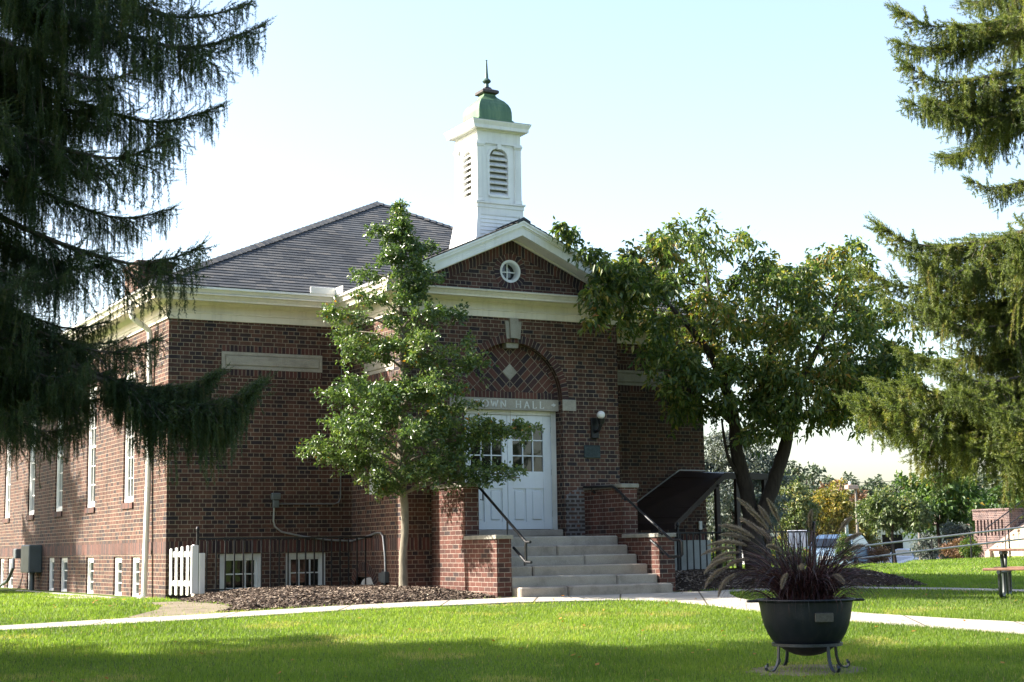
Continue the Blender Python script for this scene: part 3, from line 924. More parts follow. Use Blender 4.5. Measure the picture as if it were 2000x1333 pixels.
def body(P):
    zb0, zt0 = 7.04, 8.17; hw = .425
    aw = .19; az = 7.86; ab = 7.17
    # face with arched hole
    mb.face([P(-hw, hw, zb0), P(hw, hw, zb0), P(hw, hw, ab), P(-hw, hw, ab)])
    for sg in (-1, 1): mb.face([P(sg * hw, hw, ab), P(sg * aw, hw, ab), P(sg * aw, hw, az), P(sg * hw, hw, az)])
    n = 14; ar = [(aw * math.cos(pi * k / n), az + aw * math.sin(pi * k / n)) for k in range(n + 1)]
    mb.face([P(aw, hw, az), P(hw, hw, az), P(hw, hw, zt0), P(aw, hw, zt0)]); mb.face([P(-aw, hw, az), P(-hw, hw, az), P(-hw, hw, zt0), P(-aw, hw, zt0)])
    for (ua, za), (ub, zb1) in zip(ar, ar[1:]):
        mb.face([P(ua, hw, za), P(ub, hw, zb1), P(ub, hw, zt0), P(ua, hw, zt0)])
        mb.face([P(ua, hw, za), P(ub, hw, zb1), P(ub, hw - .1, zb1), P(ua, hw - .1, za)])
        # raised archivolt
        k2 = (aw + .05) / aw
        qa, qb = (ua * k2, az + (za - az) * k2), (ub * k2, az + (zb1 - az) * k2)
        mb.face([P(ua, hw + .012, za), P(ub, hw + .012, zb1), P(qb[0], hw + .012, qb[1]), P(qa[0], hw + .012, qa[1])])
        mb.face([P(qa[0], hw + .012, qa[1]), P(qb[0], hw + .012, qb[1]), P(qb[0], hw, qb[1]), P(qa[0], hw, qa[1])])
        mb.face([P(ua, hw + .012, za), P(ub, hw + .012, zb1), P(ub, hw, zb1), P(ua, hw, za)])
    for sg in (-1, 1):
        mb.face([P(sg * aw, hw, ab), P(sg * aw, hw - .1, ab), P(sg * aw, hw - .1, az), P(sg * aw, hw, az)])
        pbox(P, sg * (aw + .025) - .025, sg * (aw + .025) + .025, hw, hw + .012, ab, az)
        # corner pilaster, raised panel edge, capital and base
        x = sg * .385
        pbox(P, x - .066, x + .066, hw, hw + .028, 7.045, 8.06)
        pbox(P, x - .045, x + .045, hw + .0285, hw + .034, 7.12, 8.02)
        pbox(P, x - .075, x + .077, hw, hw + .040, 8.06, 8.085); pbox(P, x - .08, x + .085, hw, hw + .052, 8.0855, 8.12); pbox(P, x - .072, x + .072, hw, hw + .04, 7.045, 7.10)
        # spandrel panels
        pbox(P, sg * .165 - .105, sg * .165 + .105, hw, hw + .009, 8.095, 8.12)
    pbox(P, -.035, .035, hw + .001, hw + .035, 8.03, 8.12)
    pbox(P, -.21, .21, hw, hw + .035, ab - .035, ab)


each_side(body)
sq(.462, 8.12, .462, 8.15); sq(.445, 8.15, .445, 8.36)
for z0, h0, z1, h1 in ((8.345, .445, 8.345, .47), (8.345, .47, 8.37, .48), (8.37, .48, 8.372, .56), (8.372, .56, 8.43, .565), (8.43, .565, 8.50, .60), (8.50, .60, 8.515, .60), (8.515, .60, 8.55, .46)): sq(h0, z0, h1, z1)
cup = mb.build('cupola', WHITE, hall)


def louver(P):
    global mb
    mb = MB()
    aw = .189; az = 7.86; ab = 7.172; hw = .425
    n = 8
    for k in range(n):
        z = ab + .01 + (az + .10 - ab) * k / (n - 1) * .98
        w = aw if z < az else math.sqrt(max(aw ** 2 - (z + .05 - az) ** 2, .002))
        w2 = aw if z + .075 < az else math.sqrt(max(aw ** 2 - (z + .09 - az) ** 2, .0008))
        mb.face([P(-w, hw - .005, z), P(w, hw - .005, z), P(w2, hw - .095, z + .082), P(-w2, hw - .095, z + .082)])
        mb.face([P(-w, hw - .005, z), P(w, hw - .005, z), P(w, hw - .012, z - .018), P(-w, hw - .012, z - .018)])
        mb.face([P(-w, hw - .012, z - .018), P(w, hw - .012, z - .018), P(w2, hw - .1, z + .064), P(-w2, hw - .1, z + .064)])
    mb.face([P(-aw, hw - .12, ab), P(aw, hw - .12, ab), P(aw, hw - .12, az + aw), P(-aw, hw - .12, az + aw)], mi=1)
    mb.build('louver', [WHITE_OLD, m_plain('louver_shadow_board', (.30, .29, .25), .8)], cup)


each_side(louver)
# copper dome on a square plan, cap and spire
mb = MB()
prof = [(.605, 8.517), (.60, 8.524), (.41, 8.56), (.37, 8.565), (.365, 8.61), (.35, 8.625), (.34, 8.63), (.34, 8.70), (.337, 8.79), (.322, 8.87), (.29, 8.94), (.238, 9.01), (.18, 9.06), (.142, 9.095), (.12, 9.13), (.115, 9.17)]
for (h0, z0), (h1, z1) in zip(prof, prof[1:]): sq(h0, z0, h1, z1)
dome = mb.build('dome', COPPER, cup)
mb = MB()
for z0, h0, z1, h1 in ((9.165, .115, 9.165, .150), (9.165, .150, 9.18, .168), (9.18, .168, 9.22, .168), (9.22, .168, 9.235, .155), (9.235, .155, 9.27, .075), (9.27, .075, 9.31, .05)): sq(h0, z0, h1, z1)
mb.build('dome_cap', COPPER_DARK, cup)
mb = MB()
mb.lathe([(.055, 9.30), (.04, 9.33), (.038, 9.38), (.05, 9.39), (.075, 9.41), (.082, 9.43), (.07, 9.455), (.045, 9.47), (.034, 9.49), (.026, 9.60), (.014, 9.82), (.02, 9.825), (.02, 9.835), (0, 9.84)], (KX, KY, 0), 14)
mb.build('spire', m_plain('spire_copper', (.055, .10, .085), .5, .3, .25, 15), cup, smooth=True)

# ---------------------------------------------------------------- entrance steps
steps = thing('entrance_steps', 'worn grey stone steps between red brick piers leading up to the white front doors', 'steps', (CX, -4.2, 0))
so = (CX, -4.2, 0)
SY = [-4.86, -4.56, -4.26, -3.96, -3.66, -3.35]; SZ = [.215, .375, .54, .695, .85, 1.015]
cracks = [[5.05], [6.15], [4.75], [4.78, 5.9], [4.55, 5.55], []]
for i, (y, z) in enumerate(zip(SY, SZ)):
    mb = MB()
    x0, x1 = (4.185, 7.03) if i == 0 else (4.185, 6.945)
    cuts = [x0] + cracks[i] + [x1]
    zb_ = -.1 if i == 0 else SZ[i - 1] - .02
    yb = SY[i + 1] + .12 if i < 5 else PY - .002
    for a, b in zip(cuts, cuts[1:]):
        dz = random.uniform(-.006, .006); dy = random.uniform(-.012, .012)
        mb.bevbox(a + .009, b - .009, y + dy, yb, zb_, z + dz, .02)
    mb.build('step', STEP if i % 2 else STEP2, steps, origin=so)
for x0, x1 in ((3.925, 4.182), (6.948, 7.25)):
    for y0, y1, z1 in ((-4.6, -3.5, .965), (-3.5, PY - .002, 1.825)):
        mb = MB()
        mb.box(x0, x1, y0, y1, -.2, z1)
        pier = mb.build('brick_pier', BRICK_PIER, steps, origin=so)
        mb = MB()
        ov = .03
        if z1 < 1: mb.bevbox(x0 - ov, x1 + ov, y0 - ov, y1 - .001, z1, z1 + .065, .008)
        else: mb.bevbox(x0 - ov, x1 + ov, y0 - ov, y1, z1, z1 + .07, .008)
        mb.build('pier_cap', STONE_CAP, pier, origin=so)
xh = 4.25
for xh, fl in ((4.25, -1), (6.885, 1)):
    mb = MB()
    if fl < 0:
        mb.tube([(xh, -3.15, 1.90), (xh, -3.45, 1.79), (xh, -4.93, .93), (xh, -4.98, .91), (xh, -5.10, .91)], .022, 8)
        mb.tube([(xh, -4.955, .915), (xh, -4.955, .60)], .022, 8)
        mb.tube([(xh, -4.55, .83), (xh, -4.95, .605), (xh, -5.12, .60)], .022, 8)
        mb.tube([(xh, -4.35, 1.26), (xh, -4.35, .80)], .012, 6)
        mb.tube([(xh - .04, -3.5, 1.62), (xh, -3.52, 1.60), (xh, -3.52, 1.74)], .012, 6)
    else:
        mb.tube([(xh, -2.33, 1.88), (xh, -3.28, 1.855), (xh, -3.36, 1.83), (xh, -5.03, .93), (xh, -5.10, .915), (xh, -5.32, .91), (xh, -5.36, .88), (xh, -5.36, .68), (xh, -5.32, .65), (xh, -4.98, .645), (xh, -4.45, .92)], .022, 8)
        for y, z in ((-2.6, 1.86), (-3.6, 1.70), (-4.7, 1.10), (-4.72, .78)):
            mb.tube([(xh, y, z), (xh, y, z - .07), (xh + .06, y, z - .08)], .012, 6); mb.tube([(xh + .05, y, z - .08), (xh + .062, y, z - .08)], .03, 8)
    mb.build('handrail', IRON, steps, smooth=True, origin=so)

# ---------------------------------------------------------------- fittings on the walls
lamp = thing('wall_lamp', 'black wall bracket lamp with white globe right of the front doors', 'lamp', (7.20, PY, 2.76))
mb = MB(); mb.bevbox(-.10, .06, -.05, -.002, 0, .37, .012); mb.tube([(-.03, -.05, .12), (0, -.13, .14), (.03, -.17, .24), (.03, -.17, .30)], .03, 8); mb.lathe([(.0, .24), (.05, .25), (.07, .33), (.075, .345), (.0, .346)], (.03, -.17, 0), 14)
mb.build('bracket', IRON, lamp)
mb = MB(); mb.lathe([(.002, .345)] + [(.074 * math.sin(pi * k / 12), .415 - .074 * math.cos(pi * k / 12)) for k in range(1, 12)] + [(.0, .489)], (.03, -.17, 0), 20)
mb.build('globe', GLOBE, lamp, smooth=True)
mb = MB(); mb.bevbox(-.17, .17, -.02, -.002, -.115, .115, .006)
for k in range(6): mb.box(-.13, .13 - .05 * (k % 3), -.0235, -.0195, .075 - k * .028, .081 - k * .028)
o = mb.build('wall_plaque', BRONZE); o.location = (7.125, PY, 2.523); tag(o, 'small dark bronze plaque on the brick under the globe lamp', 'plaque')
cnd = thing('electrical_conduit', 'thin metal conduit with junction box and loose grey cable on the left wing brickwork', 'conduit', (1.95, 0, 1.6))
co = (1.95, 0, 1.6)
mb = MB(); mb.bevbox(1.86, 2.02, -.09, -.002, 1.73, 1.85, .012); mb.bevbox(1.885, 1.995, -.075, -.002, 1.59, 1.729, .01); mb.build('junction_box', GREYBOX, cnd, origin=co)
mb = MB(); mb.tube([(2.0, -.03, 1.655), (3.05, -.03, 1.66), (3.13, -.03, 1.69), (3.165, -.03, 1.77), (3.17, -.03, 2.2), (3.20, -.03, 4.85)], .011, 6); mb.build('conduit_pipe', m_plain('conduit_grey', (.20, .20, .20), .45, .5), cnd, smooth=True, origin=co)
mb = MB(); mb.tube([(1.91, -.04, 1.60), (1.90, -.04, 1.36), (1.93, -.04, 1.26), (2.05, -.035, 1.17), (2.45, -.03, 1.085), (2.95, -.03, 1.015), (3.30, -.04, 1.0), (3.36, -.12, 1.0), (3.37, -.7, 1.06), (3.37, -1.2, 1.125), (3.37, -1.36, 1.12), (3.37, -1.46, 1.05), (3.37, -1.53, .74), (3.37, -1.55, .44)], .017, 7); mb.build('cable', GALV, cnd, smooth=True, origin=co)
mb = MB(); mb.bevbox(X1 - .09, X1 - .002, -1.66, -1.5, .27, .46, .01); mb.bevbox(X1 - .06, X1 - .002, -1.48, -1.33, .29, .44, .01); mb.tube([(X1 - .05, -1.58, .27), (X1 - .05, -1.58, .0)], .02, 6); mb.build('outlet_box', GREYBOX, cnd, origin=co)
pp = thing('drain_pipe', 'short white plastic pipe stub sticking out of the arched recess', 'pipe', (X1, -.75, .1))
mb = MB(); mb.tube([(.09, 0, .12), (-.04, -.08, .10)], .15, 16); mb.build('pipe_collar', WHITE, pp, smooth=True)
mb = MB(); mb.tube([(.0, -.22, .12), (-.10, -.50, .07)], .022, 8); mb.tube([(.0, -.28, .10), (-.12, -.58, .05)], .022, 8); mb.build('small_pipes', WHITE, pp)
met = thing('meter_cabinet', 'grey electric meter cabinet with cables on the side wall, left of the tall windows', 'meter box', (0, 10.4, .45))
mb = MB(); mb.bevbox(-.30, -.002, -.55, .35, 0, .62, .02); mb.bevbox(-.12, -.002, .37, .75, .1, .62, .015); mb.build('cabinet', GREYBOX, met)
mb = MB(); mb.tube([(-.15, -.2, 0), (-.15, -.2, -.5)], .06, 8); mb.build('riser_pipe', GREYBOX, met); mb = MB(); mb.tube([(-.12, .0, 0), (-.12, .0, -.5)], .035, 8); mb.build('riser_pipe', GREYBOX, met); mb = MB(); mb.tube([(-.15, 2.0, .3), (-.2, 1.7, .1), (-.25, 2.1, -.2), (-.25, 3.0, -.33), (-.3, 4.2, -.35)], .04, 8); mb.bevbox(-.16, -.002, 1.7, 1.95, .32, .55, .02); mb.build('service_cables', GREYBOX, met)
ob = thing('outdoor_outlet', 'small white outlet box on the dark right wing, beside the stair canopy', 'outlet', (10.98, 0, 1.22))
mb = MB(); mb.bevbox(-.035, .045, -.045, -.002, -.08, .09, .006); mb.box(-.02, .03, -.0475, -.0452, .0, .05); mb.build('cover', WHITE, ob)
mb = MB(); mb.tube([(0, -.02, -.08), (0, -.02, -.35), (-.08, -.02, -.40), (-.6, -.02, -.41)], .012, 6); mb.build('conduit_pipe', IRON, ob)
mb = MB(); mb.box(10.25, 11.2, -.06, -.002, -.2, .93)
for k in range(3): mb.box(10.24, 11.2, -.063, -.0605, .2 + k * .25, .206 + k * .25)
mb.build('foundation_panel', PARGE, hall)

# ================================================================ GROUND
def Hn(x, y):
    z = .06 - .045 * np.clip(-4.6 - y, 0, 25)
    d = (x - CAM.x) * FH.x + (y - CAM.y) * FH.y
    s = (x - CAM.x) * SH.x + (y - CAM.y) * SH.y
    sm = lambda a, b, v: (lambda t: t * t * (3 - 2 * t))(np.clip((v - a) / (b - a), 0, 1))
    k = sm(3.5, 8, s) * (d > 34)
    z = z + k * .006 * np.clip(d - 34, 0, 40)
    de = 55 + np.maximum(s - 13.4, 0) * 1.03 + 11 * (1 - sm(12.6, 13.6, s))
    return z - k * 1.3 * sm(0, 6, d - de) - k * .5 * sm(50.5, 53.5, d) * (1 - sm(65, 68, d)) * (1 - sm(12.8, 13.8, s))


def inside(px, py, poly):
    r = np.zeros(px.shape, bool)
    for (xa, ya), (xb, yb) in zip(poly, poly[1:] + poly[:1]):
        c = (ya > py) != (yb > py)
        with np.errstate(divide='ignore', invalid='ignore'):
            r ^= c & (px < (xb - xa) * (py - ya) / (yb - ya) + xa)
    return r


def edge_dist(px, py, poly):
    best = np.full(px.shape, 1e9)
    for (xa, ya), (xb, yb) in zip(poly, poly[1:] + poly[:1]):
        ex, ey = xb - xa, yb - ya
        t = np.clip(((px - xa) * ex + (py - ya) * ey) / (ex * ex + ey * ey), 0, 1)
        best = np.minimum(best, np.hypot(px - xa - t * ex, py - ya - t * ey))
    return best


def grid_sheet(name, xs, ys, zf, mat, frame=False):
    X, Y = np.meshgrid(xs, ys, indexing='ij')
    if frame: WX = CAM.x + FH.x * X + SH.x * Y; WY = CAM.y + FH.y * X + SH.y * Y
    else: WX, WY = X, Y
    Z = zf(WX, WY)
    V = np.stack([WX, WY, Z], -1).reshape(-1, 3); n, m = X.shape
    i = np.arange(n * m).reshape(n, m)
    a, b, c, d = i[:-1, :-1].ravel(), i[1:, :-1].ravel(), i[1:, 1:].ravel(), i[:-1, 1:].ravel()
    F = np.concatenate([np.stack([a, d, c], -1), np.stack([a, c, b], -1)])
    o = tri_mesh(name, V, F, mat); o.data.polygons.foreach_set('use_smooth', [True] * len(F))
    return tag(o, kind='structure')


far = [80, 95, 120, 170, 260, 500, 1200, 4000]
gd = np.array([-3000, -900, -300, -100, -40] + list(np.arange(-12, 72, .6)) + far)
gs = np.array([-4000, -1200, -400, -150, -60] + list(np.arange(-30, 46, .6)) + [52, 65] + far)
grid_sheet('lawn', gd, gs, Hn, LAWN, True)
grid_sheet('car_park', np.arange(60, 112, 2.0), np.arange(10, 80, 2.5), lambda x, y: Hn(x, y) + .02, ASPHALT, True)


grid_sheet('driveway', np.arange(53.5, 64, 1.5), np.arange(6.5, 13.4, .85), lambda x, y: Hn(x, y) + .012, ASPHALT, True)


def flat_sheet(name, poly, dz, mat, step=.3, thick=.0):
    """sheet that follows the ground inside a plan polygon, with a small skirt"""
    import bmesh
    bm = bmesh.new()
    f = bm.faces.new([bm.verts.new((x, y, 0)) for x, y in poly])
    xs = [p[0] for p in poly]; ys = [p[1] for p in poly]
    k = min(xs) + step
    while k < max(xs):
        bmesh.ops.bisect_plane(bm, geom=bm.verts[:] + bm.edges[:] + bm.faces[:], plane_co=(k, 0, 0), plane_no=(1, 0, 0)); k += step
    k = min(ys) + step
    while k < max(ys):
        bmesh.ops.bisect_plane(bm, geom=bm.verts[:] + bm.edges[:] + bm.faces[:], plane_co=(0, k, 0), plane_no=(0, 1, 0)); k += step
    ed = [e for e in bm.edges if e.is_boundary]
    ex = bmesh.ops.extrude_edge_only(bm, edges=ed)
    low = {v for v in ex['geom'] if isinstance(v, bmesh.types.BMVert)}
    for v in bm.verts: v.co.z = H(v.co.x, v.co.y) + (dz if v not in low else -.05)
    me = bpy.data.meshes.new(name); bm.to_mesh(me); bm.free(); me.materials.append(mat)
    o = bpy.data.objects.new(name, me); COL.objects.link(o)
    return tag(o, kind='structure')


WALK = [(-14, -9.9), (-8, -8.0), (-3.9, -6.62), (-2.5, -6.25), (-1.6, -6.08), (.83, -5.36), (2.6, -5.02), (3.9, -4.87), (4.2, -4.83), (7.35, -4.83), (8.25, -4.75), (7.75, -5.4), (7.25, -6.3), (7.0, -7.3), (6.98, -8.6), (7.15, -9.6), (7.6, -10.7), (8.1, -11.6), (9.2, -13.4), (11, -16), (10.1, -16.7), (8.1, -14.3), (6.85, -12.65), (6.35, -11.3), (6.05, -10.1), (5.97, -8.6), (6.05, -7.4), (5.95, -6.5), (5.4, -5.98), (3.6, -5.72), (1.0, -6.02), (-1.8, -6.80), (-4, -7.22), (-8, -8.7), (-13.8, -10.6)]
WALK2 = [(8.0, -4.98), (9.4, -4.92), (10.45, -5.0), (11.9, -6.05), (14, -8.3), (14.4, -8.0), (12.3, -5.75), (10.7, -4.68), (9.4, -4.60), (8.2, -4.62)]
flat_sheet('front_walk', WALK, .018, CONC, .45)
flat_sheet('side_walk', WALK2, .014, CONC, .45)
DIRTP = [(-2.3, -6.12), (-1.62, -6.04), (-.9, -5.78), (-.5, -5.2), (-.25, -3.6), (-.35, -2.0), (-.9, -2.0), (-1.05, -3.6), (-1.5, -4.9)]
flat_sheet('dirt_path', DIRTP, .012, DIRT, .4)
flat_sheet('bare_soil_ring', [(2.1 + .62 * math.cos(2 * pi * k / 20) * (1 + .15 * math.sin(3 * k)), -14.42 + .42 * math.sin(2 * pi * k / 20)) for k in range(20)], .006, DIRT, .3)

BEDL = [(-1.0, -5.72), (.83, -5.33), (2.6, -4.99), (3.92, -4.84), (3.92, -2.3), (3.39, -2.26), (3.39, -.86), (1.5, -.86), (.55, -.90), (-.1, -1.0), (-.3, -2.2), (-.2, -3.6), (-.45, -5.0)]
BEDR = [(7.26, -.05), (7.26, -4.70), (8.3, -4.58), (9.4, -4.56), (10.6, -4.6), (11.9, -5.1), (12.5, -4.9), (12.9, -3.6), (12.8, -1.6), (12.3, .2), (11.2, .4), (11.1, -.05)]


def nz(x, y, f):
    return (np.sin(x * f + 1.3 * np.sin(y * f * .7)) + np.sin(y * f * 1.3 + 1.7 * np.sin(x * f * .6 + 2))) * .5


def mound(name, poly, h, ctr=None):
    xs = np.arange(min(p[0] for p in poly) - .1, max(p[0] for p in poly) + .12, .1); ys = np.arange(min(p[1] for p in poly) - .1, max(p[1] for p in poly) + .12, .1)
    X, Y = np.meshgrid(xs, ys, indexing='ij')
    Z = mz(X, Y, poly, h)
    V = np.stack([X, Y, Z], -1).reshape(-1, 3); n, m = X.shape; i = np.arange(n * m).reshape(n, m)
    keep = (inside(X, Y, poly) | (edge_dist(X, Y, poly) < .1)); kq = (keep[:-1, :-1] & keep[1:, :-1] & keep[1:, 1:] & keep[:-1, 1:]).ravel()
    a, b, c, d = i[:-1, :-1].ravel()[kq], i[1:, :-1].ravel()[kq], i[1:, 1:].ravel()[kq], i[:-1, 1:].ravel()[kq]
    o = tri_mesh(name, V, np.concatenate([np.stack([a, d, c], -1), np.stack([a, c, b], -1)]), MULCH)
    return tag(o, kind='structure')


def mz(X, Y, poly, h):
    ed = edge_dist(X, Y, poly) * np.where(inside(X, Y, poly), 1, -1)
    t = np.clip(ed / 1.3, -.08, 1); t = np.where(t > 0, t * (2 - t), t)
    extra = 0
    if poly is BEDL: t = np.maximum(t, np.where((Y > -2.2) & (X > .9), np.clip(1 - np.abs(Y + 1.15) * .05, 0, 1) * np.clip((X - .6) / 1.1, 0, 1), -1))
    return Hn(X, Y) + h * t * (1 + .12 * nz(X, Y, 2.1)) + .012 * nz(X, Y, 9) + .004


mound('mulch_bed', BEDL, .155); mound('mulch_bed', BEDR, .27)


def chips(name, poly, h, n, seed):
    g = np.random.default_rng(seed)
    x = g.uniform(min(p[0] for p in poly), max(p[0] for p in poly), n * 2); y = g.uniform(min(p[1] for p in poly), max(p[1] for p in poly), n * 2)
    k = inside(x, y, poly); x, y = x[k][:n], y[k][:n]; m = len(x)
    z = mz(x, y, poly, h) + .006
    c = np.stack([x, y, z], -1)
    a = g.uniform(0, 2 * pi, m); tl = g.uniform(-.5, .5, m); L = g.uniform(.012, .042, m); w = g.uniform(.005, .012, m)
    d = np.stack([np.cos(a) * np.cos(tl), np.sin(a) * np.cos(tl), np.sin(tl)], -1) * L[:, None]
    s = np.stack([-np.sin(a), np.cos(a), g.uniform(-.8, .8, m)], -1) * w[:, None]; up = np.array([0, 0, .006])
    V = np.stack([c - d - s, c + d - s, c + d + s, c - d + s, c - d * .9 + up, c + d * .9 + up], 1).reshape(-1, 3)
    b = np.arange(m)[:, None] * 6
    F = (b[:, :, None] + np.array([[[0, 1, 5], [0, 5, 4], [3, 4, 5], [3, 5, 2]]])).reshape(-1, 3)
    return tri_mesh(name, V, F, CHIP, np.repeat(g.random(m), 4), kind='stuff')


chips('mulch_chips', BEDL, .155, 16000, 3); chips('mulch_chips', BEDR, .27, 9000, 4)
# concrete curb under the fence and window well edging along the side wall
mb = MB(); mb.bevbox(.18, 1.35, -1.03, -.87, -.1, .155, .012); mb.bevbox(-.02, .30, -1.05, -.86, -.2, .05, .02)
tag(mb.build('curb', CURB), kind='structure')
mb = MB()
for y0, y1 in ((1.2, 6.3), (6.5, 9.6), (12.2, 15.5)): mb.bevbox(-.62, -.50, y0, y1, -.1, .085, .015)
mb.bevbox(-1.25, -.66, 1.6, 3.9, -.1, .075, .02)
tag(mb.build('window_well_kerb', CURB), kind='structure')


def grass(name, n, d0, d1, hmin, hmax, wid, seed, smin=-.36, smax=.36):
    g = np.random.default_rng(seed)
    d = np.sqrt(g.uniform(d0 ** 2, d1 ** 2, n)); s = d * g.uniform(smin, smax, n)
    x = CAM.x + FH.x * d + SH.x * s; y = CAM.y + FH.y * d + SH.y * s
    jx, jy = x + g.normal(0, .035, n), y + g.normal(0, .035, n)
    ok = ~(inside(jx, jy, WALK) | inside(jx, jy, WALK2) | inside(x, y, BEDL) | inside(x, y, BEDR))
    ok &= ~((x > -.02) & (x < W + .05) & (y > -.9)) & ~((x > X1 - .1) & (x < X2) & (y > -4.8)) & ~((x > -.64) & (x < 0) & (y > .5))
    ok &= ~((d > 53.5) & (s < 13.3))
    ok &= ~(inside(x, y, DIRTP) & (g.random(n) < .93)) & ~((np.hypot((x - 2.1) / .6, (y + 14.42) / .4) < 1) & (g.random(n) < .55))
    x, y, d = x[ok], y[ok], d[ok]; m = len(x); z = Hn(x, y) - .004
    a = g.uniform(0, 2 * pi, m); hh = g.uniform(hmin, hmax, m) * (1 + .25 * nz(x, y, 1.7)); lean = g.uniform(.1, .75, m) * hh
    w = wid * g.uniform(.7, 1.3, m)
    ca, sa = np.cos(a), np.sin(a)
    b = np.stack([x, y, z], -1); sd = np.stack([-sa, ca, 0 * a], -1) * w[:, None]
    mid = b + np.stack([ca * lean * .35, sa * lean * .35, hh * .62], -1); tip = b + np.stack([ca * lean, sa * lean, hh], -1)
    V = np.stack([b - sd, b + sd, mid + sd * .7, mid - sd * .7, tip], 1).reshape(-1, 3)
    i = np.arange(m)[:, None] * 5
    F = (i[:, :, None] + np.array([[[0, 1, 2], [0, 2, 3], [3, 2, 4]]])).reshape(-1, 3)
    r = np.clip(.42 + .20 * nz(x, y, .9) + .12 * nz(x + 3, y - 2, .37) + .12 * nz(x + 5, y, 3.1) + g.normal(0, .17, m), 0, .95)
    dry = (nz(x + 2, y * 1.6, 1.45) + .5 * nz(x, y + 3, 4.3) > .78) & (d < 24)
    r = np.where(dry & (g.random(m) < .6), g.uniform(.88, 1, m), r); r = np.where(g.random(m) < .015, 1.0, r)
    return tri_mesh(name, V, F, BLADE, np.repeat(r, 3), kind='stuff')


grass('grass', 330000, 12.6, 22.5, .022, .055, .0030, 21)
grass('grass', 150000, 22.5, 34, .025, .055, .0048, 22)
grass('grass', 60000, 34, 66, .03, .06, .010, 23, .1, .36)
g = np.random.default_rng(5); n = 170
lf = []
for k in range(n):
    d = g.uniform(13, 27); s = d * g.uniform(-.3, .33); p = DS(d, s)
    if -.5 < p.x < W and p.y > -4.9: continue
    a = g.uniform(0, 6.28); c = Vector((p.x, p.y, H(p.x, p.y) + g.uniform(.02, .05))); l = g.uniform(.02, .045)
    e = Vector((math.cos(a), math.sin(a), g.uniform(-.3, .5))) * l; f = Vector((-math.sin(a), math.cos(a), g.uniform(-.4, .4))) * l * .5
    lf.append((c - e, c + f, c + e, c - f))
V = np.array([q for t in lf for q in t]); i = np.arange(len(lf))[:, None] * 4
tri_mesh('fallen_leaves', V, (i[:, :, None] + np.array([[[0, 1, 2], [0, 2, 3]]])).reshape(-1, 3), FALLEN, np.repeat(g.random(len(lf)), 2), kind='stuff')

# ================================================================ TREES
def leaf_arrays(P, D, L, wd, g, fold=.25, drop=.25):
    """kite leaves folded on the midrib: base P, direction D, length L"""
    n = len(P)
    rv = g.normal(0, 1, (n, 3)); s = np.cross(D, rv); s /= np.linalg.norm(s, axis=1)[:, None] + 1e-9
    nn = np.cross(s, D)
    L = L[:, None]; W_ = L * wd
    mid = P + D * L * .45
    tip = P + D * L - nn * L * .12; tip[:, 2] -= (L * drop)[:, 0]
    V = np.stack([P, mid + s * W_ / 2 + nn * W_ * fold, tip, mid - s * W_ / 2 + nn * W_ * fold], 1).reshape(-1, 3)
    i = np.arange(n)[:, None] * 4
    F = (i[:, :, None] + np.array([[[0, 1, 2], [0, 2, 3]]])).reshape(-1, 3)
    return V, F


def crown_leaves(clumps, twigs, per, size, wd, g, flat=.8, up=.25, droop=.2, jitter=.05, bias=(0, 0, 0)):
    Ps, Ds = [], []
    for c, r in clumps:
        c = np.array(c)
        k = max(3, int(twigs * g.uniform(.7, 1.3)))
        d = g.normal(0, 1, (k, 3)); d[:, 2] = d[:, 2] * flat + up; d += np.array(bias); d /= np.linalg.norm(d, axis=1)[:, None]
        ln = r * g.uniform(.55, 1.15, k)
        t = g.uniform(.2, 1, (k, per)) ** .8
        P = c + d[:, None, :] * (ln[:, None] * t)[..., None]
        P[..., 2] -= (t ** 2) * r * droop
        P += g.normal(0, jitter, P.shape)
        dd = d[:, None, :] * .5 + g.normal(0, .6, P.shape); dd[..., 2] -= droop * 1.2
        Ps.append(P.reshape(-1, 3)); Ds.append(dd.reshape(-1, 3))
    P = np.concatenate(Ps); D = np.concatenate(Ds); D /= np.linalg.norm(D, axis=1)[:, None]
    L = size * g.uniform(.7, 1.25, len(P))
    return leaf_arrays(P, D, L, wd, g, .25, droop * .5)


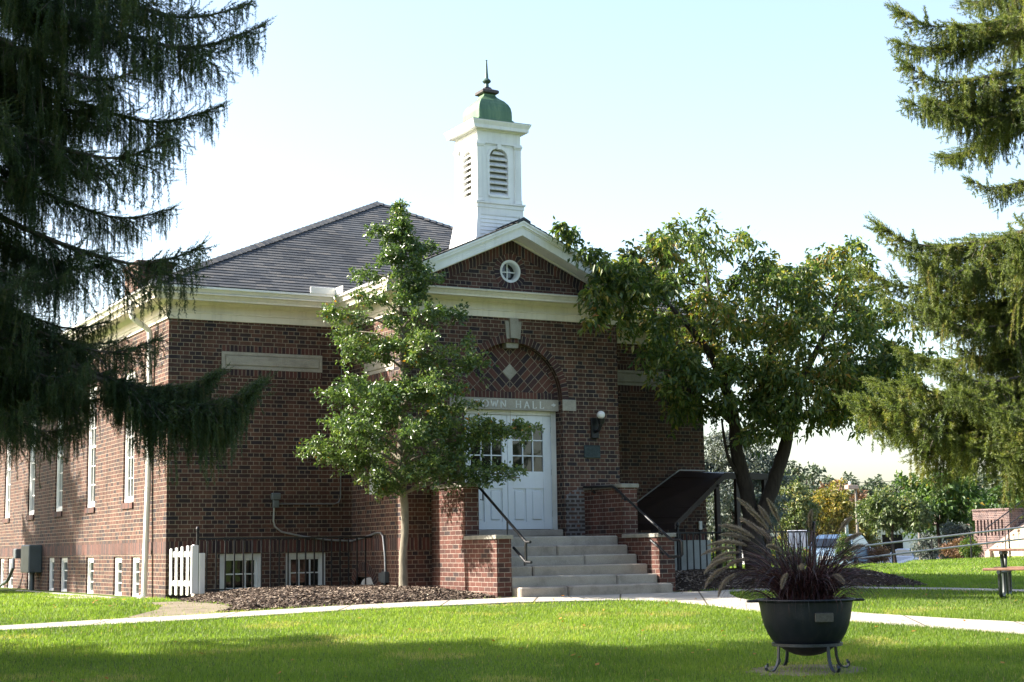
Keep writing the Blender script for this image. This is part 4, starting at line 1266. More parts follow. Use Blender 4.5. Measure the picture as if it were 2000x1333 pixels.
def leafy(name, label, cat, base, limbs, clumps, bark, leafmat, twigs, per, size, wd=.5, seed=1, flat=.8, up=.25, droop=.2, group=None, links=True, rshift=0, jitter=.05):
    """limbs: [(points, radii)] in local coordinates; clumps: [((x, y, z), r)]"""
    g = np.random.default_rng(seed); rr = random.Random(seed)
    t = thing(name, label, cat, base, 0, group)
    mb = MB(); nodes = []
    for pts, rad in limbs:
        pts = [Vector(p) for p in pts]
        # smooth the limb (Catmull-Rom)
        out, ro = [], []
        for i in range(len(pts) - 1):
            p0, p1, p2, p3 = pts[max(i - 1, 0)], pts[i], pts[i + 1], pts[min(i + 2, len(pts) - 1)]
            for k in range(5):
                u = k / 5
                q = .5 * ((2 * p1) + (p2 - p0) * u + (2 * p0 - 5 * p1 + 4 * p2 - p3) * u * u + (3 * p1 - p0 - 3 * p2 + p3) * u ** 3)
                out.append(q + Vector((rr.uniform(-1, 1), rr.uniform(-1, 1), 0)) * rad[0] * .06); ro.append((rad[i] + (rad[i + 1] - rad[i]) * u) * rr.uniform(.93, 1.09))
        out.append(pts[-1]); ro.append(rad[-1])
        mb.tube(out, ro, 10 if rad[0] > .06 else 6)
        nodes += [(p, r) for p, r in zip(out, ro)]
    if links:
        ordered = sorted(clumps, key=lambda c: min((Vector(c[0]) - p).length for p, r in nodes))
        for c, r in ordered:
            c = Vector(c)
            cand = [(p, q) for p, q in nodes if p.z < c.z + .15] or nodes
            p, q = min(cand, key=lambda e: (e[0] - c).length + max(0, e[0].z - c.z + .1) * 1.2)
            L = (c - p).length
            if L < .08: continue
            m1 = p.lerp(c, .35) + Vector((rr.uniform(-.1, .1), rr.uniform(-.1, .1), rr.uniform(-.02, .12))) * L; m2 = p.lerp(c, .7) + Vector((rr.uniform(-.08, .08), rr.uniform(-.08, .08), rr.uniform(-.02, .1))) * L
            r0 = min(q * .7, .012 + .016 * L)
            mb.tube([p, m1, m2, c], [r0, r0 * .8, r0 * .6, r0 * .4], 5)
            nodes += [(m1, r0 * .8), (m2, r0 * .65), (c, r0 * .5)]
            for k in range(5):
                v = Vector((rr.gauss(0, 1), rr.gauss(0, 1), rr.gauss(.3, .8))).normalized() * r * .85
                mb.tube([c, c + v * .55 + Vector((0, 0, .04)) * r, c + v], [r0 * .35, r0 * .25, .002], 3)
    mb.build('trunk', bark, t, smooth=True)
    V, F = crown_leaves(clumps, twigs, per, size, wd, g, flat, up, droop, jitter)
    n = len(F) // 2
    cl = np.clip(g.beta(2, 2.2, n) + rshift + .10 * np.sin(V[::4, 2] * 2.1 + V[::4, 0] * 1.7), 0, 1)
    tri_mesh('crown', V, F, leafmat, np.repeat(cl, 2), parent=t)
    return t


def LS(ds, dd, z):      # sideways / away from the photographer / up, as a local offset
    return (SH.x * ds + FH.x * dd, SH.y * ds + FH.y * dd, z)


# ---- holly beside the porch
hb = (3.04, -3.02, .17)
rr = random.Random(3)
limbs = [([LS(.02, 0, -.2), LS(.0, 0, .35), LS(.03, .02, 1.2), LS(-.02, .03, 2.2), LS(.03, -.02, 3.4), LS(-.02, .02, 4.6), LS(.0, 0, 5.6), LS(0, 0, 6.25)], [.10, .068, .064, .060, .050, .036, .022, .009])]
tips = [(-.36, 5.93, 0), (.48, 5.68, .1), (-.25, 5.45, -.3), (-.72, 5.22, .1), (.55, 5.05, -.1), (.3, 5.3, .35), (-1.18, 4.55, -.15), (-.62, 4.75, -.5), (.84, 4.45, .1), (.5, 4.5, -.5), (-1.05, 4.32, .4), (-.84, 3.92, -.35), (.95, 3.85, -.2), (1.2, 3.72, .2), (.4, 3.9, -.8), (.1, 4.1, .7),
        (-1.18, 3.32, -.1), (-.75, 3.3, -.7), (-1.0, 3.15, .5), (.98, 3.2, -.25), (.55, 3.3, -.8), (1.0, 3.0, .4), (-.2, 3.1, -1.0), (-1.0, 2.72, -.5), (-1.5, 2.28, -.1), (-1.28, 2.42, -.55), (-.7, 2.55, -1.0), (.3, 2.5, -1.1), (1.1, 2.75, -.4), (1.6, 2.66, -.1), (2.08, 2.66, -.1), (.95, 2.1, -.35), (1.35, 1.95, -.35), (1.76, 1.88, -.2), (.6, 1.95, -.7), (-.45, 1.85, -.55), (-.25, 1.65, -.4), (.1, 1.9, -.6), (-.9, 2.1, -.3), (.5, 2.2, .4), (-.5, 2.3, .5)]
clumps = []
for ds, z, dd in tips:
    z -= .02
    L = math.hypot(ds, dd)
    z0 = max(z - .25 * L - .05, 1.55)
    pts = [LS(0, 0, z0), LS(ds * .4, dd * .4, z0 + (z - z0) * .55 + .06), LS(ds * .95, dd * .95, z)]
    limbs.append((pts, [.024, .016, .006]))
    m = max(2, int(L / .30))
    for k in range(m):
        u = 1 - k / m * .68
        rad = (.23 + .08 * (1 - u)) * (1.25 if z < 4.3 and L > .6 else 1)
        clumps.append((LS(ds * u + rr.uniform(-.07, .07), dd * u + rr.uniform(-.1, .1), z0 + (z - z0) * u + rr.uniform(-.05, .10)), rad))
for k in range(48):
    z = rr.uniform(2.0, 6.1); r_ = (6.4 - z) * .16; a = rr.uniform(0, 6.28)
    clumps.append((LS(r_ * math.cos(a), r_ * math.sin(a), z), .24))
clumps += [(LS(0, 0, 6.2), .15), (LS(.02, 0, 6.0), .2), (LS(-.02, 0, 6.33), .09), (LS(.06, 0, 5.75), .24), (LS(-.1, 0, 5.5), .26)]
leafy('holly_tree', 'upright glossy green holly on a bare pale trunk, left of the front doors', 'tree', hb, limbs, clumps, BARK_HOLLY, LEAF_HOLLY, 16, 15, .066, .55, 5, .5, .18, .12, links=False, jitter=.03)

# ---- cherry at the right corner of the hall
cbx = DS(30.18, 4.70); cb = (cbx.x, cbx.y, .22)
S0 = 4.70
limbs = [([LS(-.05, 0, -.4), LS(-.15, 0, .2), LS(-.2, 0, 1.0)], [.27, .21, .19]),
         ([LS(-.2, 0, .95), LS(-.28, .05, 1.7), LS(-.42, .1, 2.4), LS(-.50, 0, 3.2), LS(-.95, -.5, 4.2), LS(-1.7, -1.1, 5.0), LS(-2.6, -1.7, 5.9)], [.16, .145, .13, .11, .075, .045, .02]),
         ([LS(-.17, 0, .85), LS(.14, -.1, 1.5), LS(.40, -.1, 2.2), LS(.62, 0, 2.9), LS(.95, .3, 3.8), LS(1.5, .4, 4.8), LS(1.9, .3, 5.9)], [.16, .14, .125, .10, .075, .05, .02]),
         ([LS(-.50, 0, 3.15), LS(-.75, .2, 4.3), LS(-.8, .2, 5.2), LS(-.95, .1, 6.6)], [.09, .06, .045, .012]), ([LS(-.8, .2, 5.2), LS(-.3, .1, 5.7), LS(.1, 0, 6.4)], [.045, .03, .012]),
         ([LS(.6, 0, 2.85), LS(1.3, -.4, 3.3), LS(2.2, -.5, 3.7), LS(3.1, -.3, 4.1)], [.07, .05, .035, .015]), ([LS(-.48, 0, 2.9), LS(-1.2, -.7, 3.4), LS(-1.9, -1.3, 3.6)], [.06, .04, .015]),
         ([LS(-.40, .05, 1.9), LS(-.62, -.1, 2.3), LS(-.72, -.15, 3.0)], [.04, .03, .02]), ([LS(.55, 0, 2.7), LS(.3, .6, 3.6), LS(.5, .8, 4.8), LS(.7, .8, 6.0)], [.07, .05, .04, .015])]
env = [(.95, 7.0), (1.3, 6.85), (2.2, 6.55), (2.6, 6.75), (3.0, 7.1), (3.75, 7.42), (4.2, 7.05), (4.6, 7.0), (4.9, 6.55), (5.3, 6.66), (5.7, 6.3), (6.2, 6.65), (6.6, 6.85), (7.0, 6.6), (7.1, 6.0), (7.8, 5.3), (8.15, 4.5), (7.8, 3.8), (6.9, 3.0), (6.4, 2.8), (5.9, 3.15), (5.5, 3.2), (5.2, 3.0), (4.8, 2.6), (4.45, 2.25), (4.1, 2.5), (3.9, 3.2), (3.55, 3.1), (2.75, 3.65), (2.85, 4.4), (2.2, 4.75), (1.6, 5.05), (1.75, 5.5), (1.55, 5.9), (1.3, 6.4)]
clumps = []; tries = 0
gg = np.random.default_rng(17)
while len(clumps) < 205 and tries < 9000:
    tries += 1
    s = gg.uniform(.9, 8.2); z = gg.uniform(2.2, 7.4)
    if not inside(np.array([s]), np.array([z]), env)[0]: continue
    if edge_dist(np.array([s]), np.array([z]), env)[0] < .12: continue
    if z > 5.3 and s < 5.2 and gg.random() < .42: continue
    w = 2.1 * math.sqrt(max(.08, 1 - ((s - 4.7) / 4.2) ** 2)) * (1 - .5 * abs(z - 4.7) / 2.8)
    dd = gg.uniform(-w, w)
    for _ in range(60):
        p = DS(30.18 + dd, s)
        if (p.y > PY - .75 and p.x < X2 + .75) or (p.y > -.75 and p.x < W + .75): dd -= .1
        else: break
    q = LS(s - S0, dd, z - .22)
    if min([math.dist(q, c[0]) for c in clumps] + [9]) < .36: continue
    clumps.append((q, gg.uniform(.26, .42)))
for k in range(46):
    s_ = gg.uniform(3.3, 7.9); z_ = gg.uniform(2.45, 4.4) if s_ < 6.2 else gg.uniform(2.85, 4.6)
    if inside(np.array([s_]), np.array([z_]), env)[0]: clumps.append((LS(s_ - S0, gg.uniform(-1.9, -.7), z_ - .22), gg.uniform(.24, .36)))
for k in range(26):
    s_, z_ = (gg.uniform(4.7, 5.8), gg.uniform(5.2, 6.35)) if k < 11 else (gg.uniform(1.7, 3.2), gg.uniform(5.7, 6.75))
    dd = gg.uniform(-1.2, .8) if k < 11 else gg.uniform(-3.0, -2.2)
    clumps.append((LS(s_ - S0, dd, z_ - .22), gg.uniform(.24, .36)))
clumps = clumps + [(LS(.97 - S0, -2.9, 6.8), .14), (LS(1.15 - S0, -2.9, 6.65), .2), (LS(1.45 - S0, -2.9, 6.3), .26), (LS(1.55 - S0, -3.0, 4.95), .2), (LS(1.75 - S0, -2.9, 5.1), .2), (LS(1.9 - S0, -2.8, 5.5), .3), (LS(2.2 - S0, -2.6, 5.7), .34), (LS(1.8 - S0, -2.8, 5.9), .3), (LS(1.6 - S0, -3.0, 5.5), .3), (LS(2.4 - S0, -2.5, 5.2), .32), (LS(2.0 - S0, -2.7, 5.2), .3), (LS(2.3 - S0, -2.4, 6.1), .32), (LS(2.7 - S0, -2.2, 5.6), .34), (LS(1.7 - S0, -2.9, 6.2), .28), (LS(2.7 - S0, -2.2, 4.9), .34), (LS(2.6 - S0, -2.0, 4.3), .3), (LS(2.75 - S0, -2.0, 3.85), .28), (LS(3.1 - S0, -1.6, 3.6), .26), (LS(2.9 - S0, -1.9, 4.5), .3)]
def _persp(c):
    v = Vector(c[0]); ds = v.dot(SH); dd = v.dot(FH); k = (30.18 + dd) / 30.18
    return (LS((ds + S0) * k - S0, dd, .8 - .22 + (v.z + .22 - .8) * k), c[1])


clumps = [_persp(c) for c in clumps]
leafy('cherry_tree', 'spreading cherry with forked dark trunk and yellowing drooping leaves, right of the hall', 'tree', cb, limbs, clumps, BARK_CHERRY, LEAF_CHERRY, 13, 11, .125, .42, 8, .75, .15, .42, jitter=.045)


# ---- weeping spruces: six limb meshes, every limb an object of its own
def limb_mesh(name, L, drop, up, bare, sec, hang, dens, seed, tip_fan=8, hang_pow=1.0, nlen=.024, nw=.0030, sp=.05, prof=None, leaf=None):
    g = np.random.default_rng(seed); rr = random.Random(seed)
    axis = lambda t: np.array([L * t, .10 * L * math.sin(t * 2.2 + seed) * t, -drop * t ** .85 - .05 * L * math.sin(pi * t) + up * max(0, t - .72) ** 1.5 * 6])
    if prof is not None: axis = lambda t: np.array([L * t, .05 * L * math.sin(t * 3) * t, np.interp(t, prof[0], prof[1])])
    mb = MB()
    pts = [axis(k / 14) for k in range(15)]
    mb.tube([tuple(p) for p in pts], [max(.055 * L / 4 * (1 - k / 14) + .006, .006) for k in range(15)], 6)
    NV, NF, NR = [], [], []; off = 0

    def strand(p0, d0, length, grav, a=.06, nl=None, base=.5, step=.0115):
        nonlocal off
        nl = nl or nlen
        n = max(4, int(length / step)); t = np.linspace(0, length, n)
        d0 = d0 / (np.linalg.norm(d0) + 1e-9)
        if grav:
            e = a * (1 - np.exp(-t / a)); P = p0 + d0 * e[:, None]; P[:, 2] -= (t - e) * .97
            P[:, 0] += np.sin(t * 6 + rr.random() * 6) * .012; P[:, 1] += np.sin(t * 5 + rr.random() * 6) * .012
        else:
            P = p0 + d0 * t[:, None]; P[:, 2] += .15 * t ** 2
        T = np.gradient(P, axis=0); T /= np.linalg.norm(T, axis=1)[:, None] + 1e-9
        P = np.repeat(P, 3, 0); T = np.repeat(T, 3, 0); m = len(P)
        r = g.normal(0, 1, (m, 3)); r -= T * (r * T).sum(1)[:, None]; r /= np.linalg.norm(r, axis=1)[:, None] + 1e-9
        fall = np.clip((length - np.repeat(t, 3)) / .05, .35, 1)
        dr = r * .8 + T * .65; ln = nl * g.uniform(.75, 1.25, m) * fall
        w = np.cross(dr, g.normal(0, 1, (m, 3))); w /= np.linalg.norm(w, axis=1)[:, None] + 1e-9; w *= nw
        NV.append(np.stack([P - w, P + w, P + dr * ln[:, None]], 1).reshape(-1, 3)); NF.append(np.arange(m * 3).reshape(-1, 3) + off); off += m * 3
        NR.append(np.clip(base + g.normal(0, .12, m), 0, 1))

    n = int(L / dens)
    for k in range(n):
        t = bare + (1 - bare) * (k + rr.random()) / n
        tr = (t - bare) / (1 - bare)
        p = axis(t); dirx = axis(min(t + .01, 1)) - axis(t - .01); dirx /= np.linalg.norm(dirx)
        clump = .72 + .38 * math.sin(t * L * 5.2 + seed) + .2 * math.sin(t * L * 13 + seed * 2)
        for sg in (-1, 1):
            if rr.random() < .12: continue
            sl = sec * (1 - t) ** .6 * rr.uniform(.35, 1.2) + .10
            ang = R(rr.uniform(25, 72))
            d = dirx * math.cos(ang) + np.array([0, sg, 0]) * math.sin(ang) + np.array([0, 0, rr.uniform(-.45, .2)])
            d /= np.linalg.norm(d)
            end = p + d * sl; end[2] -= sl * sl * .45
            mid = (p + end) / 2 + np.array([0, 0, .03 * sl])
            mb.tube([tuple(p), tuple(mid), tuple(end)], [.007, .005, .003], 3, caps=False)
            base = rr.uniform(.15, .85); hf = max(.2, clump * rr.uniform(.45, 1.25))
            ms = max(2, int(sl / sp))
            for j in range(ms):
                u = (j + rr.uniform(.2, .8)) / ms
                q = p * (1 - u) ** 2 + 2 * mid * u * (1 - u) + end * u * u
                prof_h = (1.15 - .8 * tr) if prof is not None else (.5 + .5 * math.sin(pi * min(1, .25 + t * .75)))
                hl = hang * hf * rr.uniform(.3, 1) ** hang_pow * prof_h
                bc = np.clip(base + rr.uniform(-.2, .2), 0, 1)
                st = d * .5 + np.array([rr.uniform(-.6, .6), rr.uniform(-.6, .6), .1])
                strand(q, st, hl, True, rr.uniform(.02, .08), base=bc)
                for _ in range(rr.randrange(3)):      # side shoots break the outline of the tail
                    q2 = q + np.array([rr.uniform(-.02, .02), rr.uniform(-.02, .02), -hl * rr.uniform(.25, .9)])
                    strand(q2, np.array([rr.uniform(-1, 1), rr.uniform(-1, 1), -.25]), rr.uniform(.05, .14), True, .05, base=bc)
            # the twig itself carries needles, and ends in a short shoot
            strand(p, d, sl, False, base=base, step=.012); strand(end, d + np.array([0, 0, .25]), rr.uniform(.06, .18), False, base=base)
        if rr.random() < .6: strand(p, dirx + np.array([rr.uniform(-.3, .3), rr.uniform(-.8, .8), rr.uniform(.3, 1.1)]), rr.uniform(.06, .17), False, base=.6)
        strand(p, np.array([rr.uniform(-.5, .5), rr.uniform(-.5, .5), 0]), hang * clump * rr.uniform(.2, .7), True, .03)
    p = axis(1.0); dx = axis(1.0) - axis(.97); dx /= np.linalg.norm(dx)
    strand(axis(.9), dx, L * .1, False)
    for k in range(tip_fan):
        strand(axis(1 - rr.random() * .10), dx + np.array([rr.uniform(-.2, .3), rr.uniform(-.9, .9), rr.uniform(-.3, .8)]), rr.uniform(.08, .24), False, base=.6)
    NV = np.concatenate(NV); NF = np.concatenate(NF); NR = np.concatenate(NR)
    # merge wood and needles into one branch mesh
    wv = np.array(mb.v, dtype=np.float32)
    wf = []
    for f in mb.f:
        for j in range(1, len(f) - 1): wf.append((f[0], f[j], f[j + 1]))
    wf = np.array(wf, dtype=np.int32)
    V = np.concatenate([wv, NV]); F = np.concatenate([wf, NF + len(wv)])
    mi = np.concatenate([np.zeros(len(wf)), np.ones(len(NF))]); rn = np.concatenate([np.zeros(len(wf)), NR])
    o = tri_mesh(name, V, F, [BARK_SPRUCE, leaf or NEEDLE], rn, mi)
    me = o.data; bpy.data.objects.remove(o)
    return me


WEEP = [limb_mesh('spruce_limb', 3.6, 1.5, .45, .06, 1.15, .90, .075, q, 12, nlen=.030, nw=.0042, sp=.062) for q in (1, 2)] + [limb_mesh('spruce_limb', 2.6, 1.0, .35, .06, .85, .80, .075, 3, 12, nlen=.030, nw=.0042, sp=.062)]
LOWB = [limb_mesh('spruce_low_limb', 3.55, .62, .62, .57, .75, 1.15, .042, 5, 14, nlen=.030, nw=.0042, sp=.06, prof=([0, .15, .3, .5, .62, .75, .88, 1, 1.1], [0, -.3, -.58, -.90, -1.08, -1.2, -1.17, -.95, -.75]))]
STUB = [limb_mesh('spruce_limb', 2.9, .45, .30, .05, .9, .50, .07, q, 12, .7, .044, .0055, .078, None, NEEDLE_SUNLIT) for q in (7, 8)] + [limb_mesh('spruce_limb', 2.0, .25, .25, .05, .7, .44, .07, 9, 12, .7, .044, .0055, .078, None, NEEDLE_SUNLIT)]
NET = {id(WEEP[0]): 1.1, id(WEEP[1]): 1.1, id(WEEP[2]): .69, id(LOWB[0]): .95, id(STUB[0]): .18, id(STUB[1]): .18, id(STUB[2]): .03}


def spruce(label, base, height, rad, limbs, group=None):
    t = thing('spruce_tree', label, 'tree', base, 0, group)
    mb = MB(); n = 16
    mb.tube([(.04 * math.sin(k), .04 * math.cos(k * 1.3), -.3 + height * k / n) for k in range(n + 1)], [rad * (1 - k / n) ** .8 + .015 for k in range(n + 1)], 12)
    mb.build('trunk', BARK_SPRUCE, t, smooth=True)
    for me, z, az, sc, tilt in limbs:
        o = bpy.data.objects.new('branch', me); COL.objects.link(o); o.parent = t
        o.location = (0, 0, z); o.rotation_euler = (rr.uniform(-.2, .2), tilt, az); o.scale = (sc, sc * rr.uniform(.9, 1.15), sc * rr.uniform(.85, 1.15) if abs(tilt) > 1e-6 else sc)
    return t


AZR = math.atan2(SH.y, SH.x)             # pointing to the right of the picture
rr = random.Random(12)
# left spruce: limbs listed as (reach to the right, tip height)
sb = DS(16, -5.85); sb.z = H(sb.x, sb.y)
LL = []
for reach, tz, da in [(3.32, 6.2, .0), (2.75, 5.45, .18), (2.5, 4.95, -.15), (2.68, 3.95, .05), (2.2, 3.05, .12), (2.9, 6.45, -.3), (3.0, 6.8, .25), (2.2, 4.5, .3), (2.35, 5.7, -.35), (1.5, 3.6, -.4), (1.75, 2.5, .3), (1.8, 2.65, -.35), (1.55, 2.15, 0), (1.5, 2.75, .55), (1.35, 2.25, -.6)]:
    me = WEEP[rr.randrange(3)]; L0 = 3.6 if me is not WEEP[2] else 2.6; dr = NET[id(me)]
    sc = reach / L0 / math.cos(da); LL.append((me, tz + dr * sc - sb.z, AZR + da, sc, 0))
LL.append((LOWB[0], 3.4 - sb.z, AZR - .02, .92, .0)); LL.append((LOWB[0], 3.42 - sb.z, AZR + .09, .80, .03))
for k in range(84):
    z = 2.2 + 10.5 * (k / 84) ** 1.2; a = AZR + (k * 2.39996 % (2 * pi)); me = WEEP[k % 3]; d = abs((a - AZR + pi) % (2 * pi) - pi)
    sc = (3.1 - .06 * z) / (3.6 if k % 3 < 2 else 2.6) * rr.uniform(.75, 1.0)
    if d < .7: sc *= .60 if z < 5 else .74
    elif d < 1.3: sc *= .78 if z < 5 else .9
    LL.append((me, z + .9 * sc + (.55 if z < 3 else 0), a, sc, rr.uniform(-.1, .12)))
spruce('tall weeping spruce with hanging dark branchlets, in shade at the left edge', sb, 15, .26, LL)
# right spruce
sb2 = DS(21, 7.35); sb2.z = H(sb2.x, sb2.y)
AZL = AZR + pi
RL = []
for reach, tz, da in [(a_, b_ + (.24 if b_ < 2.85 else 0), c_) for a_, b_, c_ in [(1.95, 8.0, .1), (1.9, 7.75, -.25), (1.88, 6.85, .0), (1.7, 6.6, .35), (1.1, 5.75, .15), (2.3, 5.05, .05), (2.55, 4.55, -.1), (2.2, 4.65, .3), (2.05, 3.4, -.15), (2.0, 3.75, .35), (2.9, 2.50, .02), (2.65, 2.3, .22), (2.55, 2.22, -.22), (2.4, 2.95, -.3), (2.1, 2.7, .45), (2.35, 2.2, .4), (1.9, 2.3, -.5), (1.8, 3.1, .6), (1.7, 2.5, .75), (1.6, 4.1, -.5), (1.5, 2.2, .95), (1.6, 2.15, .1), (1.5, 2.7, -.1), (1.4, 3.3, .1), (1.9, 7.3, .2), (1.5, 7.0, -.4), (2.1, 4.1, .1), (2.3, 3.0, .0), (1.5, 4.9, -.3)]]:
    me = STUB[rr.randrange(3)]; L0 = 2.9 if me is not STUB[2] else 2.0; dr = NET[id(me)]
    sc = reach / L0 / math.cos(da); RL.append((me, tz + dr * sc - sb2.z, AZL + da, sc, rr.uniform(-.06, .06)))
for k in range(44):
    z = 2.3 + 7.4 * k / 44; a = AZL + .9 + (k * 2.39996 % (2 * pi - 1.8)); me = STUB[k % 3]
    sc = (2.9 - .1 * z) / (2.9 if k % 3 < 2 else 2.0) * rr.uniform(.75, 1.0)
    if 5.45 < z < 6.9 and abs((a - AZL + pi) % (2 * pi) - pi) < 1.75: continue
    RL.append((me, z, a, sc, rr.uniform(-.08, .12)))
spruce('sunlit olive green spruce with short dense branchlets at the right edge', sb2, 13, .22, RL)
# further spruces out of frame to the left, whose shadows fall across the lawn and side wall
OUTL = [(WEEP[k % 3], 2.4 + 10 * k / 90, k * 2.39996, (3.3 - .12 * (2.4 + 9 * k / 90)) / (3.6 if k % 3 < 2 else 2.6) * 1.15, 0) for k in range(90)]
HIGH = [(WEEP[k % 3], 11.5 + 7.5 * k / 90, k * 2.39996, (3.4 - .22 * 7.5 * k / 90) / (3.6 if k % 3 < 2 else 2.6), 0) for k in range(90)]  # unseen shade tree, crown raised so its shadow lands on the foreground lawn
for x, y, h_, lm in ((-7.2, 13.2, 14, OUTL), (-10.8, -8.5, 14, OUTL), (-11.8, -6.3, 20, HIGH)):
    spruce('shade spruce beside the hall, outside the picture', (x, y, H(x, y)), h_, .22, lm, 'spruces standing left of the picture')

# ================================================================ YARD THINGS
# iron kettle planter
pz = H(2.1, -14.42)
kp = thing('kettle_planter', 'black cast iron kettle on a four-legged scrolled iron stand on the front lawn', 'planter', (2.1, -14.42, pz), R(-28))
def m_kettle():
    g = NT('kettle_iron'); p = g.pos()
    n = g.noise(p, 7, 6, .7); st = g.noise(g.n('ShaderNodeMapping', Vector=p, Scale=(16, 16, 2.2)).outputs[0], 1.0, 5, .65); f = g.noise(p, 90, 3)
    col = g.mix(g.ramp(st, [(.52, 0), (.75, .55)]), (.0055, .009, .017), (.03, .03, .032))
    col = g.mix(g.ramp(n, [(.62, 0), (.78, .6)]), col, (.05, .026, .015))
    return g.done(g.bsdf(col, g.ramp(n, [(.3, .34), (.7, .62)]), .1, g.bump(g.math('ADD', n, g.math('MULTIPLY', f, .25)), .25, .012), .45))


KET = m_kettle()
STAND = m_plain('stand_iron', (.02, .027, .036), .4, .3, .25, 18, .1)
mb = MB()
mb.lathe([(0, .135), (.06, .14), (.13, .155), (.21, .19), (.285, .24), (.335, .295), (.370, .355), (.398, .42), (.416, .49), (.428, .555), (.436, .61), (.444, .645), (.462, .655), (.470, .665), (.466, .675), (.425, .675), (.415, .64), (.40, .58), (0, .575)], (0, 0, 0), 40)
bowl = mb.build('bowl', KET, kp, smooth=True)
mb = MB(); mb.lathe([(0, .13), (.015, .135), (.018, .15)], (.02, 0, -.012), 8)
for sg in (-1, 1):
    mb = MB(); mb.bevbox(sg * .50 - .055, sg * .50 + .055, -.06, .06, .645, .668, .008); mb.build('lug', KET, kp)
mb = MB()
pa = .12
y = -.405
mb.bevbox(.0, .17, -.452, -.43, .47, .555, .005); mb.box(.015, .155, -.4545, -.4515, .532, .538); mb.box(.015, .155, -.4545, -.4515, .512, .518); mb.box(.015, .125, -.4545, -.4515, .492, .498); mb.box(.03, .14, -.435, -.37, .48, .545)
mb.build('plate', m_plain('plate_metal', (.07, .07, .068), .5, .4, .25, 40, .1), kp)
mb = MB(); mb.lathe([(.275, .235), (.335, .235), (.335, .262), (.275, .262), (.275, .235)], (0, 0, 0), 36); mb.build('stand_ring', STAND, kp)
for a in (R(25), R(115), R(205), R(295)):
    mb = MB(); ca, sa = math.cos(a), math.sin(a)
    prof = [(.325, .25), (.33, .18), (.335, .12), (.355, .06), (.39, .018), (.43, .006), (.465, .018), (.478, .045), (.468, .068), (.45, .07)]
    for (r0, z0), (r1, z1) in zip(prof, prof[1:]):
        mb.obox((r0 * ca, r0 * sa, z0), (r1 * ca, r1 * sa, z1), .032, .013, (ca, sa, .001))
    mb.build('leg', STAND, kp)
# ornamental grass in the kettle
fg = thing('fountain_grass', 'purple fountain grass with feathery arching plumes, growing in the black kettle', 'plant', (2.1, -14.42, pz + .60))
g = np.random.default_rng(44); V, F, RN = [], [], []; off = 0


def ribbon(P, w, rnd):
    global off
    P = np.array(P); T = np.gradient(P, axis=0); s = np.cross(T, g.normal(0, 1, 3)); s /= np.linalg.norm(s, axis=1)[:, None] + 1e-9
    n = len(P); ww = (w * np.linspace(1, .08, n) ** .7)[:, None]
    V.append(np.concatenate([P - s * ww, P + s * ww])); i = np.arange(n - 1)
    F.append(np.concatenate([np.stack([i, i + 1, i + n + 1], -1), np.stack([i, i + n + 1, i + n], -1)]) + off); off += 2 * n; RN.append(np.full(2 * (n - 1), rnd))


def arch(az, lean, length, n=12, p0=(0, 0, 0)):
    """arching stem: starts steep, bends outward and down under its own weight"""
    p = np.array(p0, float); out = [p.copy()]; th = lean * .35
    for k in range(n):
        th += lean * (1.6 / n) * (.4 + 1.3 * k / n)
        p = p + np.array([math.cos(az) * math.sin(th), math.sin(az) * math.sin(th), math.cos(th)]) * length / n; out.append(p.copy())
    return out


for k in range(1050):
    az = g.uniform(0, 2 * pi); r0 = .22 * math.sqrt(g.random()); p0 = (r0 * math.cos(az), r0 * math.sin(az), 0); az += g.normal(0, .5)
    ribbon(arch(az, g.uniform(.2, 1.45), g.uniform(.45, 1.0), 10, p0), g.uniform(.003, .0065), g.beta(1.6, 2.6))
for k in range(70):
    az = g.uniform(0, 2 * pi); p0 = (.3 * math.cos(az), .3 * math.sin(az), .03)
    ribbon(arch(az, g.uniform(1.5, 2.1), g.uniform(.35, .6), 10, p0), g.uniform(.002, .0045), g.beta(2, 2))
tri_mesh('foliage', np.concatenate(V), np.concatenate(F), PURPLE, np.concatenate(RN), parent=fg)


def plume(az, lean, length, head):
    global V, F, RN, off
    V, F, RN, off = [], [], [], 0
    P = np.array(arch(az, lean, length, 26, (.1 * math.cos(az), .1 * math.sin(az), .02)))
    ribbon(P, .0025, .1)
    acc = np.concatenate([[0], np.cumsum(np.linalg.norm(np.diff(P, axis=0), axis=1))])
    L = acc[-1]; n = 1500; t = g.uniform(L - head, L, n)
    Q = np.stack([np.interp(t, acc, P[:, j]) for j in range(3)], -1); T = np.stack([np.interp(t + .01, acc, P[:, j]) for j in range(3)], -1) - Q; T /= np.linalg.norm(T, axis=1)[:, None] + 1e-9
    T = np.where(np.isfinite(T), T, 0)
    r = g.normal(0, 1, (n, 3)); r -= T * (r * T).sum(1)[:, None]; r /= np.linalg.norm(r, axis=1)[:, None]
    u = (t - (L - head)) / head; ln = (.030 * np.sin(np.pi * np.clip(u * .85 + .12, 0, 1)) + .006) * g.uniform(.6, 1.2, n)
    dv = r * .9 + T * .7; w = np.cross(dv, g.normal(0, 1, (n, 3))); w /= np.linalg.norm(w, axis=1)[:, None]; w *= .0017
    b = np.stack([Q - w, Q + w, Q + dv * ln[:, None]], 1).reshape(-1, 3)
    V.append(b); F.append(np.arange(n * 3).reshape(-1, 3) + off); RN.append(np.clip(g.normal(.5, .2, n), 0, 1))
    tri_mesh('plume', np.concatenate(V), np.concatenate(F), PLUME, np.concatenate(RN), parent=fg)


